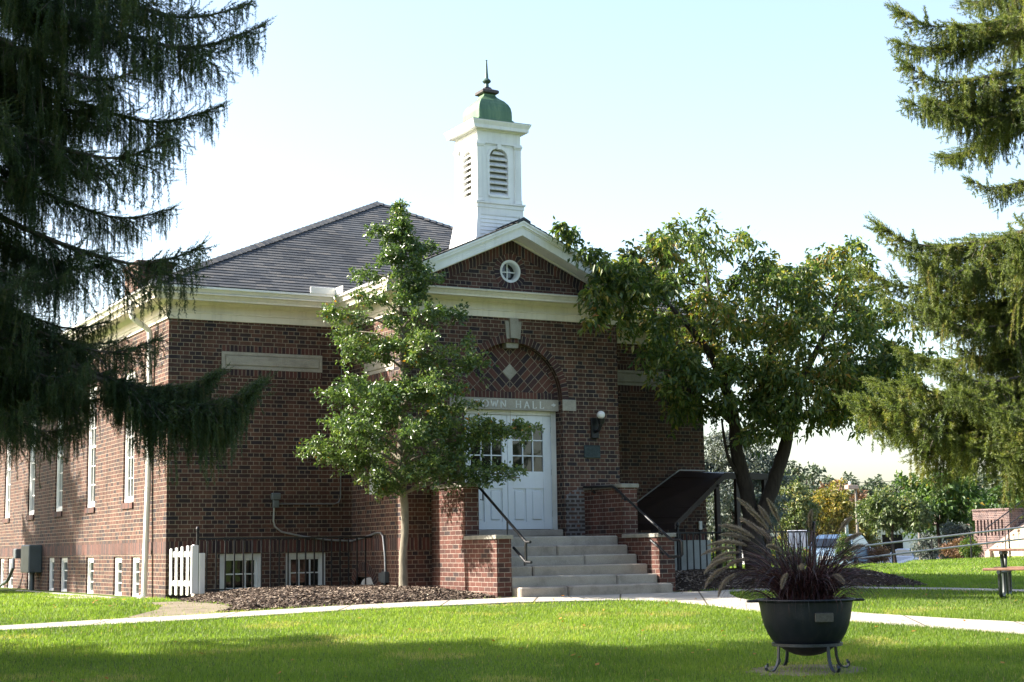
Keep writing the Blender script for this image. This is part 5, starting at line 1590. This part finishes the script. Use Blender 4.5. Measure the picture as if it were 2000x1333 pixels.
AZL = math.atan2(-SH.y, -SH.x)     # towards the left of the picture
for da, lean, ln, hd in [(.1, 1.0, 1.0, .34), (-.15, .92, .95, .32), (.25, 1.12, .98, .33), (-.3, 1.2, .95, .33), (.05, 1.28, 1.0, .34), (-.1, 1.42, 1.02, .34), (.3, 1.5, 1.0, .32), (-.35, 1.6, .98, .33), (.12, 1.65, 1.0, .34), (-.05, 1.85, .98, .32), (.2, 1.95, .9, .3), (-.5, .75, .92, .3), (.45, .7, .98, .32), (.0, .62, 1.05, .34), (.7, .5, .98, .28), (-.6, 1.5, .85, .28), (1.1, 1.75, .72, .25), (.9, 1.1, .8, .25), (-.9, .8, .85, .25), (1.6, .45, .85, .2), (2.4, .9, .8, .2), (2.9, .55, .82, .2), (2.0, 1.6, .6, .2), (3.3, 1.0, .72, .18), (-.2, .42, .9, .22), (1.35, 1.3, .62, .18)]:
    plume(AZL + da, lean * .74, ln * 1.12, hd)

# picnic table at the right edge
pt = DS(25.7, 8.2); tz = H(pt.x, pt.y)
tb = thing('picnic_table', 'wooden picnic table with dark pipe frame on the right lawn, cut by the picture edge', 'picnic table', (pt.x, pt.y, tz), R(-52))
WOODT = m_plain('weathered_plank', (.24, .13, .09), .75, 0, .3, 8, .3)
mb = MB()
for k in range(5): mb.bevbox(-.48, 1.5, -.37 + k * .15, -.23 + k * .15, .735, .775, .008)
mb.build('tabletop', WOODT, tb)
for sg in (-1, 1):
    mb = MB()
    for k in range(2): mb.bevbox(-.54, 1.5, sg * .68 - .13 + k * .135, sg * .68 - .005 + k * .135, .435, .475, .008)
    mb.build('seat', WOODT, tb)
for x in (-.30, 1.15):
    mb = MB(); c = .06
    mb.tube([(x, -.78, .42), (x, -.55, .42)], .03, 8)
    for sg in (-1, 1):
        mb.tube([(x, sg * .68, .43), (x, sg * .68, .14), (x, sg * .65, .06), (x, sg * .57, .03), (x, sg * .3, .03), (x, sg * .2, .06), (x, sg * .16, .14), (x, sg * .12, .45), (x, sg * .3, .72)], .03, 8)
    mb.tube([(x, -.82, .41), (x, .82, .41)], .03, 8); mb.tube([(x, -.4, .71), (x, .4, .71)], .03, 8)
    mb.build('pipe_frame', m_plain('pipe_dark', (.025, .035, .036), .5, .05), tb, smooth=True)
for s_ in ():
    pass

# white picket gate and iron fence in front of the basement windows
gt = thing('picket_gate', 'small white picket gate standing at the left front corner of the hall', 'gate', (.22, -1.0, .16))
d = Vector((.05 - .22, -.14 + 1.0, 0)); Lg = d.length; ga = math.atan2(d.y, d.x); gt.rotation_euler = (0, 0, ga)
PICK = WHITE
for k in range(5):
    mb = MB(); x = .03 + k * (Lg - .09) / 4; zt = .80 - .015 * k
    mb.bevbox(x, x + .075, .0, .022, -.03, zt, .006); mb.build('picket', PICK, gt)
for z in (.12, .60):
    mb = MB(); mb.bevbox(.02, Lg, -.032, -.001, z, z + .09, .004); mb.build('rail', PICK, gt)
mb = MB(); mb.bevbox(-.05, -.005, -.02, .10, .0, .79, .005); mb.bevbox(-.09, -.055, -.12, -.02, .0, .66, .005); mb.build('gate_stile', PICK, gt)


def fence(name, label, x0, x1, y, zb, zt, gap, posts, loc):
    f = thing(name, label, 'fence', loc)
    o = loc
    mb = MB(); mb.bevbox(x0, x1, y - .018, y + .018, zt - .03, zt, .004); mb.build('top_rail', IRON, f, origin=o)
    mb = MB(); mb.bevbox(x0, x1, y - .012, y + .012, zb + .10, zb + .125, .004); mb.build('bottom_rail', IRON, f, origin=o)
    n = int((x1 - x0) / gap)
    for k in range(1, n + 1):
        x = x0 + k * gap
        if x > x1 - .02: break
        mb = MB(); mb.bevbox(x - .011, x + .011, y - .011, y + .011, zb, zt - .031, .002); mb.build('bar', IRON, f, origin=o)
    for x in posts:
        mb = MB(); mb.bevbox(x - .022, x + .022, y - .022, y + .022, zb - .1, zt + .10, .004)
        mb.lathe([(.012, zt + .10), (.03, zt + .115), (.032, zt + .15), (.02, zt + .185), (0, zt + .19)], (x, y, 0), 10); mb.build('post', IRON, f, origin=o)
    return f


fence('iron_fence', 'black iron railing in front of the basement windows, left of the porch', .27, X1 - .01, -.92, .10, 1.07, .158, [.27], (.27, -.92, .1))
fence('iron_fence', 'black iron railing beside the brown stair canopy, right of the steps', 7.75, 12.6, -1.62, .12, 1.075, .15, [9.35, 10.95, 12.6], (7.75, -1.62, .12))
# stair canopy
cn = thing('stair_canopy', 'dark brown sloping metal canopy over the basement stair at the right wing', 'canopy', (10.5, -.7, 0)); co = (10.5, -.7, 0)
mb = MB()
top = [(8.77, -.01, 1.23), (10.52, -.01, 2.315), (12.0, -.01, 2.30), (11.75, -1.3, 2.20), (10.72, -1.3, 2.21), (9.50, -1.3, 1.235)]
for q in ((0, 1, 4, 5), (1, 2, 3, 4)):
    mb.face([top[i] for i in q]); mb.face([(top[i][0], top[i][1], top[i][2] - .03) for i in q])
for k in range(5):
    u = .12 + k * .19
    mb.obox(Vector(top[0]).lerp(Vector(top[1]), u) + Vector((0, 0, .008)), Vector(top[5]).lerp(Vector(top[4]), u) + Vector((0, 0, .008)), .022, .016)
mb.build('roof', BROWN, cn, origin=co)
mb = MB()
for a, b in ((0, 5), (5, 4), (4, 3), (3, 2)):
    A, B = Vector(top[a]), Vector(top[b]); mb.face([A + Vector((0, 0, .015)), B + Vector((0, 0, .015)), B - Vector((0, 0, .105)), A - Vector((0, 0, .105))]); i = Vector((0, .03, 0)) if a else Vector((.03, .0, 0))
    mb.face([A + i + Vector((0, 0, .015)), B + i + Vector((0, 0, .015)), B + i - Vector((0, 0, .105)), A + i - Vector((0, 0, .105))]); mb.face([A + Vector((0, 0, .015)), B + Vector((0, 0, .015)), B + i + Vector((0, 0, .015)), A + i + Vector((0, 0, .015))]); mb.face([A - Vector((0, 0, .105)), B - Vector((0, 0, .105)), B + i - Vector((0, 0, .105)), A + i - Vector((0, 0, .105))])
mb.build('fascia', BROWN, cn, origin=co)
mb = MB(); mb.obox((8.77, -.012, 1.255), (10.52, -.012, 2.34), .02, .03, (0, 1, 0)); mb.obox((10.53, -.012, 2.34), (11.15, -.012, 2.335), .02, .03, (0, 1, 0)); mb.build('flashing', m_plain('flashing_grey', (.35, .35, .36), .5, .4), cn, origin=co)
for x, z in ((10.54, 2.0), (11.02, 2.14), (11.7, 2.12)):
    mb = MB(); mb.bevbox(x - .045, x + .045, -1.30, -1.21, 0, z, .006); mb.build('post', BROWN, cn, origin=co)

# ================================================================ BEYOND THE LAWN
def car(label, base, rz, paint, hatch=False):
    c = thing('parked_car', label, 'car', base, rz, 'cars in the car park beyond the lawn')
    prof = [(-2.15, .35), (-2.2, .62), (-2.12, .86), (-1.62, .95), (-1.0, 1.36), (-.4, 1.46), (.5, 1.45), (1.0, 1.38) if hatch else (.95, 1.32), (1.9, 1.02) if hatch else (1.55, 1.0), (2.08, .95), (2.15, .7), (2.12, .35)]
    lower = [(-2.15, .28), (-2.2, .62), (-2.12, .84), (-1.6, .92), (1.75, .96), (2.08, .92), (2.15, .7), (2.12, .28)]
    mb = MB(); W0 = .86

    def loft(pr, ws):
        L = [[(x, -w(z), z) for x, z in pr], [(x, w(z), z) for x, z in pr]]
        for k in range(len(pr)):
            k2 = (k + 1) % len(pr)
            mb.face([L[0][k], L[0][k2], L[1][k2], L[1][k]])
        for l in L: mb.face(l)
    w = lambda z: .84 + .05 * math.sin(min(max((z - .28) / .6, 0), 1) * pi) - max(0, z - .85) * .1
    loft(lower, w)
    w = lambda z: .80 - max(0, z - .92) * .32
    top = [(-1.55, .90), (-.95, 1.38), (-.4, 1.46), (.5, 1.45), (1.35, 1.33), (1.95, .95)] if hatch else [(-1.55, .90), (-.9, 1.36), (-.35, 1.44), (.45, 1.43), (1.0, 1.3), (1.65, .94)]
    loft(top, w)
    mb.build('body', paint, c)
    mb = MB(); gl = [(-1.38, .98), (-.86, 1.33), (-.35, 1.385), (.45, 1.375), (top[4][0] - .05, 1.25), (top[5][0] - .25, .99)]
    for sg in (-1, 1): mb.face([(x, sg * (w(z) + .008), z) for x, z in gl])
    for (xa, za), (xb, zb) in (((-1.50, .95), (-.98, 1.355)), ((top[4][0] + .03, top[4][1] - .03), (top[5][0] + .0, 1.0))):
        ww = (w(za) - .07, w(zb) - .07); dx = -.02 if xa < 0 else .03
        mb.face([(xa + dx, -ww[0], za + .02), (xa + dx, ww[0], za + .02), (xb + dx, ww[1], zb + .02), (xb + dx, -ww[1], zb + .02)])
    mb.build('window_glass', GLASS, c)
    TY = m_plain('tyre', (.02, .02, .02), .8); RM = m_plain('rim', (.4, .4, .4), .4, .6)
    for x in (-1.35, 1.3):
        for sg in (-1, 1):
            wm = MB(); wm.tube([(x, sg * .70, .32), (x, sg * .895, .32)], .32, 16); wo = wm.build('wheel', TY, c); wm = MB(); wm.tube([(x, sg * .89, .32), (x, sg * .905, .32)], .19, 10); wm.build('rim', RM, wo)
    for sg in (-1, 1):
        m = MB(); m.bevbox(-2.21, -2.10, sg * .62 - .16, sg * .62 + .16, .66, .80, .02); m.build('headlight', GLOBE, c); m = MB(); m.bevbox(2.05, 2.17, sg * .66 - .12, sg * .66 + .12, .74, .93, .02); m.build('tail_light', m_plain('tail_red', (.4, .02, .02), .3), c)
    m = MB(); m.box(2.145, 2.165, -.25, .25, .55, .68); m.build('number_plate', WHITE, c)
    return c


def carpaint(n, c): return m_plain(n, c, .25, .2, .04, 1, 0, .6)


def onground(d, s, dz=0.0):
    p = DS(d, s); p.z = H(p.x, p.y) + dz; return p


HD = math.atan2(FH.y, FH.x)
car('pale blue parked car half hidden behind the purple plume grass', onground(57.5, 11.75, .02), HD + R(155), carpaint('paint_blue', (.32, .45, .58)))
car('dark blue parked car behind the ramp railing', onground(103, 25.6, .03), HD + R(20), carpaint('paint_navy', (.02, .04, .09)))
car('orange red parked car behind the ramp railing', onground(104, 27.3, .03), HD + R(8), carpaint('paint_red', (.52, .10, .04)), True)


# brick staircase of the neighbouring building
st0 = DS(63, 19.65); sz = H(st0.x, st0.y) + .42
stc = thing('brick_staircase', 'purple brick landing with slotted wall and pale concrete stair at the right, beyond the railing', 'staircase', (st0.x, st0.y, sz))
BRICKP = m_brick('brick_plum', [(0, (.06, .04, .042)), (.5, (.095, .06, .058)), (1, (.13, .08, .07))], (.35, .28, .25))
mb = MB(); mb.box(0, 6, 0, 2.0, -1, .62); mb.box(.0, 6, 0, .25, .62, 1.62); mb.box(0, .2, .25, 2.0, 1.25, 1.62)
for k in range(9): mb.box(0, .2, .26 + k * .19, .26 + k * .19 + .10, .62, 1.25)
mb.bevbox(-.04, 6, -.04, 2.0, 1.622, 1.70, .01); mb.build('landing', BRICKP, stc)
CS = m_stone('cheek_stone', (.34, .25, .2), 3, .3); TR = m_stone('pale_tread', (.5, .42, .31), 2, .15)
for y0 in (-.35, -2.3):
    mb = MB(); mb.face([(x, y0, z) for x, z in ((2.6, .95), (2.6, -.8), (-1.9, -.8), (-1.9, -.45), (-.2, .55 - .35))])
    pr = [(-1.5, -.02), (1.3, 1.45), (6, 1.45), (6, -1), (-1.5, -1)]
    mb = MB()
    for y in (y0, y0 + .28): mb.face([(x, y, z) for x, z in pr])
    for (xa, za), (xb, zb) in zip(pr, pr[1:] + pr[:1]): mb.face([(xa, y0, za), (xb, y0, zb), (xb, y0 + .28, zb), (xa, y0 + .28, za)])
    mb.build('stair_cheek', CS, stc)
for k in range(8):
    mb = MB(); mb.box(-1.35 + k * .3, 6, -2.02, -.352, -.3 if k == 0 else k * .15 - .02, .15 + k * .15); mb.build('tread', TR, stc)
for y in (-2.2, -1.2, -.22):
    mb = MB(); mb.tube([(-1.5, y, .15 if y < -2 or y > -.5 else .0), (-1.5, y, .9), (1.3, y, 2.35), (4, y, 2.4)], .025, 6)
    for k in range(5): x = -1.5 + k * .7; mb.tube([(x, y, .1 + max(0, x + 1.5) * .52), (x, y, .9 + (x + 1.5) * .518)], .012, 5)
    mb.build('stair_rail', IRON, stc)
# ramp railing
A = onground(56, 12.0); B = onground(59.5, 24.0); A.z += .0
rl = thing('ramp_railing', 'long grey two-rail pipe railing along the far edge of the lawn', 'railing', A)
mb = MB(); u = (B - A); zA = Vector((0, 0, .72 - A.z)); lo = Vector((0, 0, .30 - A.z)); up = Vector((0, 0, .57))
mb.tube([zA + u * .02, zA + u * .5 + up * .5, zA + u + up], .035, 7); mb.tube([zA + u * .02, zA - u * .004 + Vector((0, 0, -.06)), lo - u * .004 + Vector((0, 0, .06)), lo + u * .02], .035, 7); mb.tube([lo + u * .02, lo + u * .5 + up * .5, lo + u + up], .035, 7)
mb.build('pipe_rail', m_plain('rail_grey', (.34, .33, .31), .45, .5), rl, smooth=True)
for k in range(8):
    t = .115 + k * .127; p = u * t + up * t
    mb = MB(); mb.tube([p + zA, p + Vector((0, 0, -A.z - 1.0))], .03, 6); mb.build('post', IRON, rl)

# shops across the road
shp = DS(132, 20); shz = H(shp.x, shp.y)
shop = thing('shop_building', 'low white-fronted shop with dark windows and a tan roof beyond the car park', 'building', (shp.x, shp.y, shz), HD - pi / 2)
mb = MB(); mb.box(0, 26, 0, 12, -.5, 3.3); mb.build('wall', m_paint('shop_white', (.78, .78, .78)), shop)
mb = MB(); mb.face([(-.6, -.8, 3.3), (26.6, -.8, 3.3), (26.6, 6, 5.0), (-.6, 6, 5.0)]); mb.face([(-.6, 12.8, 3.3), (26.6, 12.8, 3.3), (26.6, 6, 5.0), (-.6, 6, 5.0)])
for x in (-.6, 26.6): mb.face([(x, -.8, 3.3), (x, 12.8, 3.3), (x, 6, 5.0)])
mb.build('roof', m_plain('tan_roof', (.30, .22, .17), .8, 0, .2, 1), shop)
for k in range(8):
    mb = MB(); x = .8 + k * 3.2; mb.box(x, x + 1.9, -.06, -.005, .1, 2.7); f = mb.build('window', WHITE_OLD, shop); mb = MB()
    for j in range(2): mb.box(x + .1 + j * .9, x + .9 + j * .9, -.08, -.062, .3, 2.55)
    mb.build('pane', GLASS, f)
s2 = DS(110, 33); s2z = H(s2.x, s2.y)
sh2 = thing('flat_roof_building', 'flat-roofed low building with a white rooftop unit at the far right', 'building', (s2.x, s2.y, s2z), HD - pi / 2)
mb = MB(); mb.box(0, 22, 0, 10, -.5, 3.6); mb.build('wall', BRICKP, sh2)
mb = MB(); mb.box(-.2, 22.2, -.2, 10.2, 3.602, 3.78); mb.build('roof', m_plain('roof_edge', (.5, .45, .3), .7), sh2)
mb = MB(); mb.bevbox(1.0, 2.9, 1, 3, 3.79, 4.9, .05); mb.bevbox(3.3, 6.2, 1, 3, 3.79, 4.8, .05); ru = mb.build('rooftop_unit', m_plain('unit_white', (.7, .72, .74), .5), sh2)
mb = MB(); mb.box(1.3, 2.6, .95, .995, 4.0, 4.7); mb.build('grille', GREYBOX, ru)


def lamp_post(label, base, h, dirx):
    t = thing('lamp_post', label, 'lamp post', base, 0, 'lamp posts in the car park')
    mb = MB(); mb.tube([(0, 0, -.2), (0, 0, h * .5), (0, 0, h)], [.085, .075, .06], 8); mb.build('pole', m_plain('pole_brown', (.16, .14, .12), .6, .2), t)
    mb = MB(); mb.bevbox(min(0, dirx) - .08, max(0, dirx) + .08, -.16, .16, h, h + .22, .03); mb.build('lamp_head', m_plain('lamp_head_tan', (.45, .30, .22), .5), t)
    mb = MB(); mb.lathe([(.0, h + .22), (.07, h + .25), (.06, h + .40), (.0, h + .42)], (dirx * .7, 0, 0), 8); mb.build('sensor', GLOBE, t)
    return t


p = onground(82, 17.7); lamp_post('tall brown lamp post rising in front of the shop, left of the round tree', p, 3.62 - p.z, -.55)
p = onground(86, 21.9); lamp_post('slim grey lamp post half hidden under the right spruce, right of the round tree', p, 3.2 - p.z, .8)
p = onground(60, 12.55)
sg = thing('sign_post', 'pair of narrow grey sign blades seen edge-on on a green post', 'sign', p)
mb = MB(); mb.tube([(0, 0, -.2), (0, 0, 1.4 - p.z)], .035, 6); mb.build('post', m_plain('post_green', (.10, .2, .16), .5, .3), sg)
mb = MB(); mb.bevbox(-.10, -.02, -.05, .0, 1.0 - p.z, 1.75 - p.z, .01); mb.bevbox(.03, .11, .03, .06, 1.0 - p.z, 1.74 - p.z, .01); mb.build('sign_blade', GALV, sg)
p = onground(62, 12.95)
mb = MB(); mb.lathe([(.10, -.2), (.10, .95), (.13, .97), (.13, 1.05), (.09, 1.12), (.11, 1.2), (.11, 1.3), (.0, 1.4)], (0, 0, 0), 10); o = mb.build('yellow_bollard', m_plain('yellow_paint', (.65, .45, .02), .5), smooth=True); o.location = p; tag(o, 'yellow bollard beside the sign blades in front of the shop', 'bollard')
p = onground(63, 11.2); mb = MB(); mb.bevbox(-.42, .42, -.03, .03, .0, 1.65, .02); mb.box(-.45, -.38, -.02, .02, -.4, 0); mb.box(.38, .45, -.02, .02, -.4, 0)
o = mb.build('notice_board', m_plain('board_white', (.66, .66, .72), .6)); o.location = p; o.rotation_euler = (0, 0, HD - pi / 2 + .2); tag(o, 'plain white notice board behind the plume grass', 'notice board')
# utility pole and wires
p = onground(118, 37.5); up_ = thing('utility_pole', 'pale utility pole above the brick landing with sagging wires', 'utility pole', p)
mb = MB(); mb.tube([(0, 0, -.3), (0, 0, 8.5)], [.16, .12], 8); mb.build('pole', m_plain('pole_pale', (.42, .40, .38), .8), up_)
mb = MB()
for z in (5.6, 6.4, 7.2):
    P0 = Vector((0, 0, z)); P1 = DS(112, 5) - p; P1.z = z + .2; P2 = DS(124, 75) - p; P2.z = z
    for Pe in (P1, P2): mb.tube([P0.lerp(Pe, k / 10) - Vector((0, 0, 1.1 * 4 * (k / 10) * (1 - k / 10))) for k in range(11)], .018, 4)
mb.build('wires', IRON, up_)


# ---- far vegetation
def simple_tree(name, label, d, s, ztop, rx, zbot, mat, seed, n=46, leaf=.22, group=None, conical=False, cat='tree', bark=BARK_CHERRY, tw=12, per=9, depth=None, rs=0):
    b = onground(d, s); g = np.random.default_rng(seed); h = ztop - b.z; zb = zbot - b.z
    cl = []; dep = depth or rx
    while len(cl) < n:
        u = g.uniform(-1, 1, 3)
        if (u ** 2).sum() > 1: continue
        v = u[2] * .5 + .5
        k = (1 - v) * .95 + .08 if conical else .62 + .38 * math.sin(pi * min(1, v * 1.1 + .05)) if v < .8 else 1
        cl.append((LS(u[0] * rx * k, u[1] * dep * k, zb + (h - zb) * (.08 + .84 * v)), rx * g.uniform(.22, .36)))
    lim = [([(0, 0, -.3), (.03, .02, h * .2), LS(-.05 * rx, 0, h * .5), LS(.03 * rx, 0, h * .85)], [.04 * rx + .05, .035 * rx + .04, .025 * rx + .02, .02])]
    return leafy(name, label, cat, b, lim, cl, bark, mat, tw, per, leaf, .5, seed, .9, .2, .25, group, rshift=rs)


simple_tree('lollipop_tree', 'round-headed pale green young tree on a thin trunk behind the railing', 66, 15.75, 3.15, 1.45, 1.25, LEAF_PALE, 31, 60, .17)
simple_tree('maple_tree', 'bright green maple under the right spruce, behind the railing', 72, 19.3, 4.2, 2.2, 1.2, LEAF_MAPLE, 32, 70, .24)
simple_tree('pale_tree', 'pale silvery green tree right of the cherry trunk, above the plume grass', 74, 13.1, 4.5, 1.25, .7, LEAF_PALE, 33, 60, .17, rs=.12)
simple_tree('yellow_tree', 'golden yellow autumn tree beyond the car park', 92, 17.6, 4.75, 2.5, .2, LEAF_YELLOW, 34, 80, .24)
simple_tree('mixed_tree', 'green and gold tree beside the yellow tree', 97, 20.6, 3.9, 2.2, -.3, LEAF_YELLOW, 35, 50, .24, rs=-.22)
simple_tree('rust_tree', 'rusty brown tree behind the brown lamp post', 128, 26.2, 6.4, 3.0, 1.0, LEAF_RUST, 36, 50, .32)
for i, (d, s, zt, rx) in enumerate([(150, 24.5, 9.6, 4.0), (158, 29.2, 9.6, 4.4), (152, 33.0, 8.0, 4.2), (160, 37.5, 7.8, 4.6), (150, 40.2, 7.4, 4.0), (165, 46.0, 9.2, 5.0), (160, 51.5, 8.6, 5.2), (170, 58.5, 9.4, 5.5), (150, 19.8, 8.6, 4.2)]):
    if i < 3: FT = simple_tree('distant_tree', 'bluish green tree in the distant row beyond the shops', d, s, zt, rx, -.5, LEAF_FAR, 50 + i, 80, .42, 'distant trees beyond the shops')
    else:
        p = onground(d, s); dup([o for o in COL.objects if o.name == 'distant_tree'][0], p, i * 1.3, None, (rx / 4.0, rx / 4.0, (zt - p.z) / 10.4))
for i, (d, s, zt, rx) in enumerate([(100, 43.0, 4.2, 3.2), (96, 30.5, 4.6, 2.8)]):
    simple_tree('street_tree', ['dark green tree at the far right behind the rooftop unit', 'leafy green tree behind the maple, right of centre background'][i], d, s, zt, rx, .0, LEAF_MAPLE, 70 + i, 60, .3, rs=-.15)
# conifers
simple_tree('blue_spruce', 'silvery blue spruce seen behind the stair canopy posts', 58, 8.1, 5.4, 2.0, .35, NEEDLE_BLUE, 81, 120, .13, conical=False, tw=18, per=16)
simple_tree('blue_spruce', 'small blue spruce left of the brick landing, behind the maple trunk', 66, 18.35, 1.75, .75, -.2, NEEDLE_BLUE, 82, 40, .11, tw=14, per=12)
simple_tree('blue_spruce', 'low blue-green spruce under the round tree, behind the railing', 86, 22.5, 1.7, 1.1, -1.0, NEEDLE_BLUE, 83, 36, .12, tw=14, per=12)
simple_tree('dwarf_conifer', 'small bright green conical conifer right of the plume grass', 52, 10.75, 1.25, .38, .15, LEAF_MAPLE, 84, 30, .07, conical=True, cat='shrub')
simple_tree('yew_bush', 'yellow green conical bush at the foot of the brick stair', 60, 17.15, 1.0, .55, .25, LEAF_MAPLE, 85, 34, .08, conical=True, cat='shrub', rs=.1)
simple_tree('dry_bush', 'brown dry bush left of the yellow green conical bush', 61, 16.95, .95, .6, .2, LEAF_RUST, 86, 34, .08, cat='shrub')
simple_tree('red_bush', 'reddish bush under the round tree at the lawn edge', 58, 13.1, .75, .65, .1, LEAF_RUST, 87, 30, .08, cat='shrub')
simple_tree('hedge_bush', 'bright green bush behind the right iron railing', 46, 5.75, 1.0, .75, .0, LEAF_MAPLE, 88, 40, .09, cat='shrub', rs=.15)
simple_tree('hedge_bush', 'bright green bush behind the plume grass, left of the pale blue car', 50, 8.4, .95, .9, .0, LEAF_MAPLE, 89, 40, .09, cat='shrub', rs=.15)
p = onground(57, 12.9); mb = MB(); mb.bevbox(-.35, .35, -.2, .2, -.3, .22, .02); mb.bevbox(1.1, 1.75, -.2, .2, -.3, .28, .02)
o = mb.build('stone_block', STONE); o.location = p; tag(o, 'pale stone edging blocks at the far edge of the lawn by the red bush', 'stone')

# trees behind the photographer, seen only in the window glass
for i, (x, y, s_) in enumerate([(-1, -44, 1.3), (8, -47, 1.5), (15, -40, 1.2), (-12, -46, 1.4)]):
    src = [o for o in COL.objects if o.name == 'maple_tree'][0]
    dup(src, (x, y, -1), i * 1.1, 'leafy tree behind the photographer, seen only in the window glass', 2.0 * s_, 'trees behind the photographer')

# ================================================================ LIGHT, SKY, CAMERA
SUN_AZ = R(-31); SUN_EL = R(34)
ld = Vector((math.cos(SUN_AZ) * math.cos(SUN_EL), math.sin(SUN_AZ) * math.cos(SUN_EL), -math.sin(SUN_EL)))
sun = bpy.data.lights.new('sun', 'SUN'); sun.energy = 5.0; sun.angle = R(.5); sun.color = (1, .93, .82)
so_ = bpy.data.objects.new('sun', sun); COL.objects.link(so_); so_.rotation_euler = ld.to_track_quat('-Z', 'Y').to_euler(); so_.location = (-20, 20, 30)
wd = bpy.data.worlds.new('World'); SC.world = wd; wd.use_nodes = True
nt = wd.node_tree; bg = nt.nodes['Background']; sk = nt.nodes.new('ShaderNodeTexSky'); sk.sky_type = 'NISHITA'; sk.sun_disc = False
sk.sun_elevation = SUN_EL; sk.sun_rotation = math.atan2(-ld.x, -ld.y); sk.air_density = 1.0; sk.dust_density = 2.4; sk.ozone_density = 0.0
nt.links.new(sk.outputs[0], bg.inputs[0]); bg.inputs[1].default_value = .12

cam = bpy.data.cameras.new('camera'); co_ = bpy.data.objects.new('camera', cam); COL.objects.link(co_); SC.camera = co_
cam.sensor_width = 36; cam.lens = 3076.03 / 2000 * 36; cam.clip_start = .1; cam.clip_end = 9000
r_ = Vector((.88030, -.47438, -.01558))
yaw, pit, rol = .494358, .131595, -.0155812
fw = Vector((math.sin(yaw) * math.cos(pit), math.cos(yaw) * math.cos(pit), math.sin(pit))); r0 = Vector((math.cos(yaw), -math.sin(yaw), 0)); u0 = r0.cross(fw)
r_ = r0 * math.cos(rol) + u0 * math.sin(rol); u_ = u0 * math.cos(rol) - r0 * math.sin(rol)
m = Matrix((r_, u_, -fw)).transposed().to_4x4(); m.translation = CAM; co_.matrix_world = m
SC.view_settings.view_transform = 'Standard'; SC.view_settings.look = 'None'; SC.view_settings.gamma = 1; SC.view_settings.exposure = 1.8
SC.render.engine = 'CYCLES'; SC.cycles.use_denoising = True; SC.cycles.max_bounces = 6; SC.cycles.transparent_max_bounces = 4
